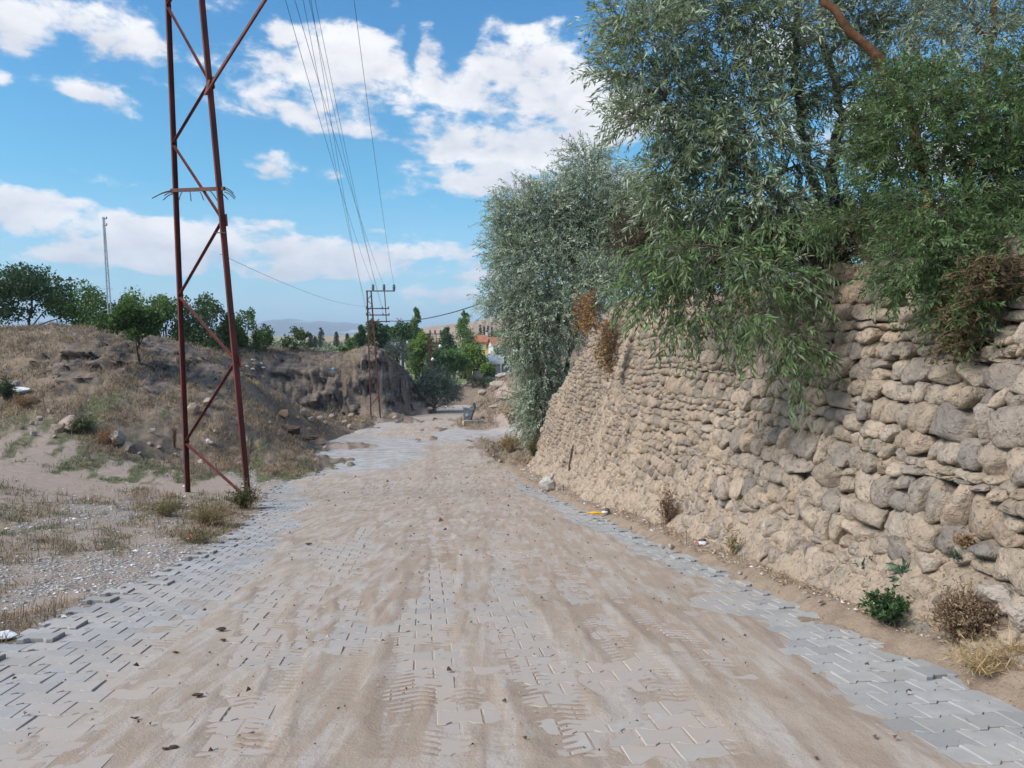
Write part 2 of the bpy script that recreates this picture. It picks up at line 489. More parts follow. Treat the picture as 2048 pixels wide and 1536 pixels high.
def on_road(X, Y, m=0.0):
    return (X > xl(Y) - m) & (X < xr(Y) + m) & (Y < 88)
# what covers the ground: seeds (px, py, Y, kind), nearest wins with noisy borders
ZS = []
def zs(kind, *pts):
    for p in pts:
        q = pix(*p); ZS.append((q[0], q[1], kind))
SAND, GRAVEL, MIXED, DRYB, CLIFF, GREEN, EARTH = range(7)
zs(SAND, (0, 900, 24), (60, 905, 23.5), (150, 930, 22.5), (250, 945, 22.5), (330, 965, 21.5), (100, 960, 19), (200, 985, 18.5), (20, 960, 17), (420, 958, 23), (500, 965, 23.5), (60, 1080, 11.5), (150, 1110, 10.5), (-150, 920, 21), (-400, 950, 19), (30, 1000, 15.5))
zs(SAND, (80, 1110, 10.5), (250, 1075, 11.6), (30, 1180, 8.4), (180, 1140, 9.6), (120, 1015, 14.4), (0, 1120, 10.2), (280, 1040, 13.2), (60, 1230, 7.2), (-100, 1100, 10.6))
zs(GRAVEL, (150, 1010, 14.5), (190, 1040, 13), (220, 1075, 11.6), (120, 1160, 9), (60, 1210, 8), (10, 1180, 8.3), (300, 1100, 10.8), (330, 1125, 9.9), (250, 1130, 9.6), (200, 1190, 8), (130, 1230, 7), (480, 945, 26), (560, 950, 26))
zs(MIXED, (20, 1030, 13.4), (60, 1055, 12.4), (110, 1050, 12.6), (150, 1150, 9.4), (40, 1130, 9.8), (0, 1100, 10.6), (300, 985, 18.4), (250, 1000, 16.8), (-120, 1050, 12), (350, 1080, 11.6), (400, 1050, 12.9), (450, 1030, 14), (330, 1040, 13.4), (480, 1010, 15.5), (420, 1000, 17), (0, 980, 16), (60, 1250, 6.8))
zs(GREEN, (200, 918, 24.8), (300, 938, 24.4), (430, 945, 25.6), (560, 940, 28), (640, 940, 30), (90, 1060, 12), (160, 885, 27.2), (150, 860, 29))
zs(DRYB, (0, 660, 42), (100, 690, 39), (200, 720, 37), (0, 740, 35), (100, 790, 32), (200, 810, 31.2), (20, 820, 30), (300, 800, 33), (350, 870, 29), (450, 880, 31), (550, 900, 31), (600, 880, 36), (450, 740, 48), (540, 770, 50), (420, 700, 52), (500, 690, 62), (640, 695, 65), (740, 700, 66), (640, 860, 43), (700, 850, 50), (760, 835, 56), (820, 838, 58), (480, 830, 34), (300, 880, 28), (150, 840, 30), (650, 740, 60.5))
zs(CLIFF, (215, 700, 38), (230, 740, 36.5), (60, 740, 35.5), (300, 740, 38.5), (430, 720, 50), (580, 760, 57), (640, 780, 57.6), (700, 780, 59), (760, 780, 60), (800, 770, 62), (830, 770, 66), (720, 740, 61), (800, 735, 65), (600, 790, 57), (770, 800, 60.2), (340, 700, 44), (560, 780, 56))
zs(EARTH, (900, 600, 60))
zs(CLIFF, (740, 735, 62), (775, 722, 64.5), (740, 775, 59.6), (690, 745, 61), (805, 750, 65), (610, 750, 58.5), (660, 790, 58), (730, 800, 59.4))
for Y in (1, 4, 7, 10, 14, 18, 22, 26, 30): ZS.append((float(xr(Y) + xwall(Y)) / 2, Y, EARTH)); ZS.append((float(xwall(Y)) + 1.6, Y, EARTH)); ZS.append((float(xwall(Y)) + 8, Y, DRYB))
zs(DRYB, (1040, 910, 34), (1000, 880, 41), (980, 845, 54), (1000, 800, 62), (985, 770, 75), (960, 780, 85), (1050, 750, 68), (930, 850, 53), (1060, 870, 36))
zs(SAND, (600, 1100, 9), (800, 1100, 9), (1000, 1100, 9), (800, 900, 38), (850, 850, 52), (900, 830, 62), (1024, 856, 48))
for x in (-60, -20, 0, 30): ZS.append((x, 115., GREEN)); ZS.append((x, 90., DRYB))
ZS = np.array(ZS)
def zones(X, Y):
    wx = X + .11 * (Y + 4) * fbm2(X * 2.2 / (.35 + Y * .03), Y * 1.1 / (.35 + Y * .03), 4, 3)
    wy = Y + .20 * (Y + 4) * fbm2(X * 2.2 / (.35 + Y * .03), Y * 1.1 / (.35 + Y * .03), 4, 77)
    x, y = wx.ravel(), wy.ravel()
    out = np.zeros((len(x), 7), np.float32)
    for i in range(0, len(x), 60000):
        a, b = x[i:i + 60000], y[i:i + 60000]
        sc = 1.0 / (b[:, None] + 5)
        d2 = ((a[:, None] - ZS[None, :, 0]) * sc) ** 2 + ((b[:, None] - ZS[None, :, 1]) * sc * .8) ** 2 + 1e-5
        w = d2 ** -3.5
        for k in range(7):
            out[i:i + 60000, k] = w[:, ZS[:, 2] == k].sum(1)
    out /= out.sum(1, keepdims=True)
    return out.reshape(X.shape + (7,))

def plateau(X, Y, z):
    """Earth held up behind the stone wall."""
    d = X - xwall(Y)
    top = wall_top(np.clip(Y, -5, 40)) - .12 + .05 * np.clip(d - 1, 0, 20)
    top = np.minimum(top, z + np.clip(d - .38, 0, None) / .33)
    f = (d > .3) * (1 - sstep(WALL_Y1 - .5, WALL_Y1 + 9, Y)) * sstep(-6, -3, Y + 3)
    return z + (np.maximum(top, z) - z) * f
def zground(X, Y, detail=True, Zn=None):
    X, Y = np.asarray(X, float), np.asarray(Y, float)
    z = zbase(X, Y)
    if detail:
        Zn = zones(X, Y) if Zn is None else Zn
        bank = Zn[..., DRYB] + Zn[..., CLIFF]
        z = z + (bank * .30 + .03) * fbm2(X * .55, Y * .55, 5, 21)
        z = z + (Zn[..., CLIFF] * .25 + Zn[..., DRYB] * .16) * (np.abs(fbm2(X * .8, Y * .5 + z * 1.2, 6, 41, .6)) - .22) * 1.5
        z = z + (Zn[..., DRYB] * .10 + Zn[..., MIXED] * .035 + Zn[..., GREEN] * .04 + Zn[..., GRAVEL] * .02 + Zn[..., EARTH] * .05 + .006) * fbm2(X * 3.1, Y * 3.1, 5, 61, .6)
        # strata: ledges in the rock face
        t = z * 2.3 + .35 * fbm2(X * .4, Y * .4, 3, 5)
        z = z + Zn[..., CLIFF] * .34 / 2.3 * (sstep(.25, .75, t - np.floor(t)) - (t - np.floor(t)))
        # wheel ruts in the dirt track on the left
        tr = Zn[..., SAND] * (X < xl(Y) - .8)
        yc = 20.5 + .12 * (X + 12) + .02 * (X + 12) ** 2
        for o in (-.8, .8):
            z = z - tr * .05 * np.exp(-((Y - yc - o) / .22) ** 2)
    # the strip at the foot of the wall
    s = (X - xr(Y))
    foot = sstep(0, 1.2, s) * (Y < 32)
    if detail: z = z + foot * (.06 * fbm2(X * 5, Y * 5, 4, 91) + .10 * fbm2(X * 1.8, Y * 1.3, 3, 95))
    z = np.where(Y < 33, plateau(X, Y, z), plateau(X, Y, z))
    return z
def gz(x, y): return float(zground(np.array([x]), np.array([y]))[0])
def ghit(px, py, y0=2.5, y1=100):
    """Point of the ground seen at a pixel."""
    Ys = np.geomspace(y0, y1, 900)
    P = np.stack([pix(px, py, y) for y in Ys])
    g = zground(P[:, 0], P[:, 1])
    wx = xwall(Ys) + BATTER * np.clip(P[:, 2] - zroad(Ys) + .15, 0, None) - .06      # the wall's battered face counts too
    hit = np.nonzero((P[:, 2] <= g) | ((Ys < WALL_Y1) & (P[:, 0] >= wx) & (P[:, 2] < wall_top(Ys))))[0]
    i = hit[0] if len(hit) else len(Ys) - 1
    return np.array((P[i, 0], P[i, 1], max(g[i], P[i, 2]) if P[i, 0] >= wx[i] and Ys[i] < WALL_Y1 else g[i]))

def build_ground():
    n = NB('ground_cover')
    A = n.attr(); a = n.sep(A)
    B = n.attr(name='Col2'); b = n.sep(B)
    p = n.obj()
    big = n.noise(p, .8, 6, .6); mid = n.noise(p, 5, 6, .62); fine = n.noise(p, 42, 4, .65); vf = n.noise(p, 120, 3, .6)
    v1 = n.voro(p, 26); v2 = n.voro(p, 26, out='Color'); vs = n.sep(v2)
    sand = n.mix(n.mr(mid, .3, .7), (.40, .315, .255), (.33, .255, .205))
    sand = n.mix(n.mr(fine, .55, .75, 0, .5), sand, (.24, .19, .15))
    gravel = n.mix(n.mr(vs[0], .0, 1.), (.34, .315, .285), (.60, .58, .55))
    gravel = n.mix(n.mr(v1, .25, .6), gravel, (.20, .17, .145))
    gravel = n.mix(n.mr(mid, .45, .62), gravel, sand)
    dry = n.mix(n.mr(mid, .32, .68), (.24, .182, .130), (.155, .122, .096))
    dry = n.mix(n.mr(big, .5, .68, 0, .7), dry, (.28, .205, .125))
    dry = n.mix(n.mr(fine, .5, .75, 0, .7), dry, (.10, .085, .07))
    lay = n.noise(p, 2.2, 6, .62, (.5, .5, 2.6))
    cliff = n.mix(n.mr(lay, .36, .66), (.105, .085, .075), (.215, .175, .145))
    cliff = n.mix(n.mr(fine, .5, .7, 0, .8), cliff, (.06, .052, .048))
    cliff = n.mix(n.mr(big, .5, .7, 0, .7), cliff, (.20, .15, .10))
    green = n.mix(n.mr(fine, .35, .7), (.085, .10, .045), (.16, .15, .07))
    green = n.mix(n.mr(mid, .5, .7), green, sand)
    mixed = n.mix(n.mr(mid, .38, .6), n.mix(n.mr(fine, .4, .65), (.21, .165, .11), (.12, .11, .06)), sand)
    earth = n.mix(n.mr(mid, .3, .7), (.34, .26, .19), (.25, .185, .135))
    earth = n.mix(n.mr(fine, .5, .72, 0, .7), earth, (.17, .125, .09))
    farc = n.mix(n.mr(n.noise(p, .012, 4), .4, .6), (.30, .26, .14), (.14, .17, .06))
    c = sand
    for f, x in ((a[0], gravel), (a[1], mixed), (a[2], dry), (b[0], cliff), (b[1], green), (b[2], earth)): c = n.mix(f, c, x)
    c = n.mix(n.attr('Alpha'), farc, c)
    n.color(c)
    n.bump(n.math('ADD', n.math('MULTIPLY', fine, .8), n.math('ADD', n.math('MULTIPLY', vf, .3), n.math('MULTIPLY', mid, 1.))), .03, .9)
    n.rough(.95)
    # rows spread with distance
    Ys = [-4.0]
    while Ys[-1] < 112: Ys.append(Ys[-1] + .0052 * (Ys[-1] + 5) + .004)
    while Ys[-1] < 14000: Ys.append(Ys[-1] + .035 * (Ys[-1] - 60))
    Ys = np.array(Ys)
    u = np.linspace(-1, 1, 761)
    s = 1.3 * (u * .62 + .38 * u ** 3)
    Y = np.repeat(Ys[:, None], len(s), 1)
    X = s[None, :] * (Ys[:, None] + 5.5)
    Zn = zones(X, Y)
    z = zground(X, Y, True, Zn)
    road = on_road(X, Y, -.12)
    edge = np.minimum(X - xl(Y), xr(Y) - X)
    z = np.where(Y < 89, z - .10 * sstep(-.02, .25, edge), z)
    # the cut rock face: ledges and hollows running level, pushed in and out of the face
    rk = Zn[..., CLIFF] * sstep(20, 27, Y)
    lay = fbm2(X * .45, z * 2.6, 5, 141, .6) * 1.0 + .8 * (np.abs(fbm2(X * 1.1, z * 2.2, 5, 151, .6)) - .25)
    Yd = Y + rk * lay * 1.5
    z = z + rk * .25 * fbm2(X * 1.7, Y * 1.7, 4, 161)
    v = np.stack([X, Yd, z], -1).reshape(-1, 3)
    o = mesh_np('ground', v, grid_faces(len(Ys), len(s)), n.m, smooth=True, kind='structure')
    nearf = 1 - sstep(95, 130, Y)
    c1 = np.stack([Zn[..., GRAVEL], Zn[..., MIXED], Zn[..., DRYB], nearf], -1).reshape(-1, 4)
    c2 = np.stack([Zn[..., CLIFF], Zn[..., GREEN], Zn[..., EARTH], nearf], -1).reshape(-1, 4)
    # mixes run in sequence, so turn shares into sequential weights
    def seq(ws):
        acc = np.clip(1 - sum(ws), 1e-4, None); out = []
        for w in ws:
            acc = acc + w; out.append(np.clip(w / acc, 0, 1))
        return out
    ws = seq([Zn[..., k].ravel() for k in (GRAVEL, MIXED, DRYB, CLIFF, GREEN, EARTH)])
    c1[:, 0], c1[:, 1], c1[:, 2] = ws[:3]; c2[:, 0], c2[:, 1], c2[:, 2] = ws[3:]
    for nm, c in (('Col', c1), ('Col2', c2)):
        ca = o.data.color_attributes.new(nm, 'FLOAT_COLOR', 'POINT')
        ca.data.foreach_set('color', c.astype(np.float32).ravel())
build_ground()

# ------------------------------------------------------------------ road: block paving under drifted sand
RD = np.array((-.1185, .993)); RD /= np.linalg.norm(RD)      # along
RN = np.array((RD[1], -RD[0]))                                # across, to the right
R0 = np.array((float(xr(4.6)), 4.6))
def uv2xy(u, v): return R0[0] + RN[0] * u + RD[0] * v, R0[1] + RN[1] * u + RD[1] * v
def xy2uv(x, y): return (x - R0[0]) * RN[0] + (y - R0[1]) * RN[1], (x - R0[0]) * RD[0] + (y - R0[1]) * RD[1]
PW, PL = .268, .205
def tracks():
    T = []
    for w, dep, pts in [(.20, 1.0, [(560, 1180), (545, 1230), (520, 1310), (480, 1420), (440, 1536)]), (.11, .7, [(600, 1230), (590, 1330), (560, 1440), (540, 1536)]),
                  (.26, 1.0, [(850, 1000), (845, 1060), (850, 1150), (850, 1260), (850, 1380), (850, 1536)]), (.20, 1.0, [(868, 1020), (885, 1120), (895, 1250), (915, 1400), (930, 1536)]),
                  (.2, .8, [(1130, 1130), (1165, 1190), (1230, 1290), (1330, 1440), (1400, 1536)]), (.22, .9, [(1040, 1230), (1065, 1330), (1100, 1420), (1160, 1536)]),
                  (.16, .7, [(740, 920), (735, 1000), (720, 1100), (700, 1240), (660, 1400), (620, 1536)]), (.14, .6, [(790, 940), (770, 1010), (720, 1070), (690, 1100)]),
                  (.2, .7, [(1020, 990), (1080, 1040), (1160, 1110), (1260, 1210), (1420, 1350)]), (.2, .6, [(960, 930), (985, 1000), (1010, 1120), (1030, 1230)]), (.25, .6, [(640, 960), (600, 1040), (520, 1110), (380, 1230), (300, 1310)]),
                  (.2, .7, [(865, 930), (850, 990), (800, 1040)]), (.2, .7, [(870, 930), (865, 990), (905, 1040), (960, 1100)])]:
        P = []
        for px, py in pts:
            k = (py - 690) / F
            y = CAM_H / max(k - .1252, .02)
            q = pix(px, py, y); P.append(xy2uv(q[0], q[1]))
        P = np.array(P); P = P[np.argsort(P[:, 1])]
        T.append((w, dep, P))
    return T
TRK = tracks()
def sand_cover(u, v, X, Y):
    """>0: sand lies over the blocks, <0: blocks are bare."""
    m = 1.18 + .95 * fbm2(u * 1.3, v * .42, 5, 301, .55) + .5 * fbm2(u * 5.2, v * 2.6, 3, 333)
    r = (xr(Y) - X); l = (X - xl(Y))
    m = m - 1.9 * (1 - sstep(.55, 1.15, r + .45 * fbm2(u * .9, v * .5, 3, 17)))
    m = m - 1.7 * (1 - sstep(.5, 1.5, l + .9 * fbm2(u * .7, v * .4, 3, 19)))
    m = m - 1.12 * (1 - sstep(8.0, 14., Y + 1.6 * fbm2(u, v, 3, 23))) * (1 - sstep(1.7, 3.3, l + .5 * fbm2(u * 2, v, 3, 29)))
    m = m - .55 * np.exp(-((u + 2.55) / .32) ** 2) * (1 - sstep(9, 13, Y)) + .35 * sstep(10, 20, Y)
    for cx, cy, rx, ry in ((675, 1100, .55, 1.0), (985, 1240, .28, 1.5), (640, 1010, 1.4, 1.5), (1400, 1215, .25, .5), (880, 1310, .3, .35), (960, 1350, .25, .3), (970, 1470, .22, .4), (690, 1290, .3, .6), (1340, 1500, .5, .25), (1010, 1110, .5, .5), (1200, 1370, .2, .25)):
        k = (cy - 690) / F; y = CAM_H / (k - .1252); q = pix(cx, cy, y); a, b = xy2uv(q[0], q[1])
        m = m - 1.15 * np.exp(-((u - a) / rx) ** 2 - ((v - b) / ry) ** 2)
    return m
def build_paving():
    n = NB('concrete_paver')
    p = n.obj()
    c = n.attr()
    f = n.noise(p, 7, 6, .6); g = n.noise(p, 160, 3, .6); st = n.noise(p, 1.3, 5, .6)
    col = n.mix(n.mr(f, .3, .7, 0, .55), c, (.27, .265, .26))
    col = n.mix(n.mr(st, .5, .7, 0, .5), col, (.38, .335, .29))
    col = n.mix(n.mr(n.noise(p, 30, 4, .65), .58, .74, 0, .5), col, (.20, .185, .17))
    d = n.attr('Alpha')
    col = n.mix(n.math('MULTIPLY', d, n.mr(f, .25, .55, .5, 1.)), col, (.395, .335, .285))
    n.color(col); n.bump(g, .003, .7); n.rough(.85)
    rows = int(27 / PL)
    V, Q, C = [], [], []
    hx = np.array([-.5, -.32, -.2, .2, .32, .5]); hy = np.array([1, 1, -1, -1, 1, 1.]) * .015
    g2 = .0045
    out_u = np.concatenate([hx * PW, hx[::-1] * PW]); out_v = np.concatenate([-(PL / 2 + hy), PL / 2 + hy[::-1]])
    su = np.sign(out_u); out_u = out_u - su * g2; out_v = out_v - np.sign(out_v) * g2
    nb = 0; k = len(out_u)
    i = np.arange(k); j = np.roll(i, -1)
    side = [np.stack([i + k * a, j + k * a, j + k * (a + 1), i + k * (a + 1)], -1) for a in range(2)]
    base = np.vstack(side); tops = []
    for r in range(-14, rows):
        v = r * PL
        off = (r % 2) * PW / 2
        for q in range(-56, 3):
            u = q * PW + off
            x, y = uv2xy(u, v)
            if x > xr(y) - .05 + .07 * vnoise2(r * .9, 3.3, 2) or x < xl(y) + .02 + .12 * vnoise2(r * .5, 7.7, 4): continue
            edge_r, edge_l = xr(y) - x, x - xl(y)
            e = min(edge_r, edge_l)
            hsh = rng.random(6)
            lift = (hsh[0] - .5) * .007
            tu, tv = (hsh[1] - .5) * .018, (hsh[2] - .5) * .018
            yaw = (hsh[3] - .5) * .03
            if e < .30:
                lift += .012 * hsh[0] - .004; yaw *= 4; tu *= 2.2; tv *= 2.2
                if hsh[4] > .82: lift += .02
            cu, cv = out_u * math.cos(yaw) - out_v * math.sin(yaw), out_u * math.sin(yaw) + out_v * math.cos(yaw)
            L = []
            for sc, dz in ((1., -.07), (1., -.006), (.93, .0)):
                su_, sv_ = cu * (1 - (1 - sc) * .5), cv * (1 - (1 - sc) * .8)
                X, Yy = uv2xy(u + su_, v + sv_)
                L.append(np.stack([X, Yy, zroad(Yy) + dz + lift + tu * su_ / PW * .5 + tv * sv_ / PL * .5], -1))
            V.append(np.vstack(L)); Q.append(base + nb)
            tp = nb + 2 * k
            tops += [(tp, tp + 1, tp + 10, tp + 11), (tp + 1, tp + 2, tp + 9, tp + 10), (tp + 2, tp + 3, tp + 8, tp + 9), (tp + 3, tp + 4, tp + 7, tp + 8), (tp + 4, tp + 5, tp + 6, tp + 7)]
            nb += 3 * k
            s = .80 + .36 * hsh[5]
            dust = np.clip(.95 + .9 * fbm2(u * 1.1, v * .6, 3, 301) - .95 * (1 - sstep(.6, 1.5, edge_r + .3 * vnoise2(u * 1.2, v * .7, 61))) - .95 * (1 - sstep(.6, 1.7, edge_l + .6 * vnoise2(u * 1.2, v * .7, 62))) + .35 * (hsh[4] - .5), 0, 1)
            C.append(np.tile((.35 * s, .345 * s, .335 * s, dust), (3 * k, 1)))
    mesh_np('pavement', np.vstack(V), np.vstack(Q + [np.array(tops)]), n.m, cols=np.vstack(C), kind='structure')
build_paving()

def build_road():
    n = NB('road_sand')
    p = n.obj()
    a = n.sep(n.attr())
    big = n.noise(p, .9, 6, .6); mid = n.noise(p, 6, 6, .62); fine = n.noise(p, 60, 4, .65); streak = n.noise(p, 3, 5, .6, (2.4, .35, 1))
    c = n.mix(n.mr(big, .3, .7), (.375, .308, .246), (.31, .24, .182))
    c = n.mix(n.mr(streak, .42, .66, 0, .8), c, (.425, .385, .345))
    st2 = n.noise(p, 2.1, 5, .6, (4.2, .22, 1))
    c = n.mix(n.mr(st2, .52, .70, 0, .75), c, (.285, .215, .17))
    c = n.mix(n.mr(mid, .52, .72, 0, .5), c, (.30, .23, .18))
    c = n.mix(n.mr(fine, .56, .74, 0, .55), c, (.23, .175, .135))
    grey = n.mix(n.mr(n.noise(p, 2.2, 6, .65, (.6, 2.2, 1)), .38, .64), (.44, .425, .41), (.27, .25, .235))
    grey = n.mix(n.mr(fine, .5, .7, 0, .7), grey, (.17, .155, .15))
    c = n.mix(a[0], c, grey)
    c = n.mix(n.math('MULTIPLY', a[1], .55), c, (.24, .165, .115))
    n.color(c)
    n.bump(n.math('ADD', n.math('MULTIPLY', fine, .6), mid), .012, .9)
    n.rough(.93)
    Ys = [-3.0]
    while Ys[-1] < 88.2: Ys.append(Ys[-1] + max(.013, .0031 * Ys[-1]))
    Ys = np.array(Ys)
    t = np.linspace(0, 1, 520)
    Y = np.repeat(Ys[:, None], len(t), 1)
    lo, hi = xl(Ys) - .05, xr(Ys) + .02
    X = lo[:, None] + (hi - lo)[:, None] * t[None]
    u, v = xy2uv(X, Y)
    m = sand_cover(u, v, X, Y)
    h = np.clip(m, -1.6, 1.0) * .0105 - .0015
    h = np.maximum(h, -.028)
    # drifted sand is lumpy; wheels pressed treads into it
    cover = sstep(-.1, .5, m)
    h = h + cover * .006 * fbm2(u * 3.2, v * 1.4, 5, 401, .6)
    dark = np.zeros_like(h)
    for w, dep, P in TRK:
        uc = np.interp(v, P[:, 1], P[:, 0], left=99, right=99)
        uc = uc + .05 * np.sin(v * .9 + w * 40)
        s = (u - uc) / w
        prof = np.exp(-np.clip(np.abs(s), 0, 9) ** 4 * 1.2)
        vis = sstep(-.34, .12, fbm2(v * .8, uc * 2 + v * .11, 4, int(w * 1000)) + .1)
        lug = np.sin((v + np.abs(s) * w * .4) * 2 * math.pi / .078)
        brk = sstep(-.15, .1, vnoise2(u * 14, v * 3.0, 7))
        h = h - cover * dep * prof * vis * (.010 + .0055 * lug * brk)
        rim = np.exp(-((np.abs(s) - 1.15) / .25) ** 2)
        h = h + cover * dep * rim * vis * .005
        dark = np.maximum(dark, prof * vis * dep * np.clip(.35 + .65 * (lug < -.2) * brk, 0, 1))
    farm = sstep(24.5, 28, Y)
    h = h * (1 - farm) + farm * (.02 + .05 * fbm2(X * .9, Y * .5, 5, 55))
    endz = zroad(Y) + h
    edge = np.minimum(X - xl(Y), xr(Y) - X)
    endz = endz - .10 * (1 - sstep(-.05, .12 + .25 * farm, edge + farm * .6 * fbm2(X * 1.2, Y * .8, 3, 5)))
    # grey stony patch where the side lanes cross
    g = sstep(.1, .5, np.exp(-((Y - 37.5) / 6.5) ** 2) * 1.25 * sstep(-2.9, -6.2, X + .06 * (Y - 37) + 1.8 * fbm2(X * .4, Y * .3, 4, 9)) )
    g = np.maximum(g, .8 * sstep(.15, .5, np.exp(-((Y - 47.5) / 4) ** 2) * sstep(-6.5, -3.0, X)))
    g = np.maximum(g, .6 * sstep(.1, .45, np.exp(-((X - xl(Y) - .8) / 1.2) ** 2) * sstep(44, 52, Y) + .3 * fbm2(X * .5, Y * .2, 3, 4)))
    g = np.maximum(g, .75 * sstep(68, 76, Y))
    shadow_streaks = farm * .5 * (np.exp(-((Y - 37.2 - .25 * (X + 6)) / .5) ** 2) + np.exp(-((Y - 39.4 - .2 * (X + 6)) / .35) ** 2)) * sstep(-.3, .1, fbm2(X * .8, Y * .8, 3, 12))  # slight shadow streaks across the stony patch, painted into the road colour
    cols = np.stack([np.clip(g, 0, 1), np.clip(dark + shadow_streaks, 0, 1), farm], -1).reshape(-1, 3)
    mesh_np('road', np.stack([X, Y, endz], -1).reshape(-1, 3), grid_faces(len(Ys), len(t)), n.m, cols=cols, smooth=True, kind='structure')
    # side lane that leaves the road to the right past the end of the wall
    s = np.linspace(0, 1, 60)[:, None]; w = np.linspace(-1, 1, 24)[None, :]
    X = -2.6 + s * 9.0 + 0 * w; Y = 47.6 + s * 1.6 + w * (1.7 - .2 * s)
    Z = zbase(X, Y) + .05 + .03 * fbm2(X * 1.1, Y * 1.1, 4, 8) - .12 * (np.abs(w) > .99)
    mesh_np('side_lane', np.stack([X, Y, Z], -1).reshape(-1, 3), grid_faces(60, 24)[:, ::-1], n.m, cols=np.tile((.7, 0, 1), (60 * 24, 1)), smooth=True, kind='structure')
build_road()

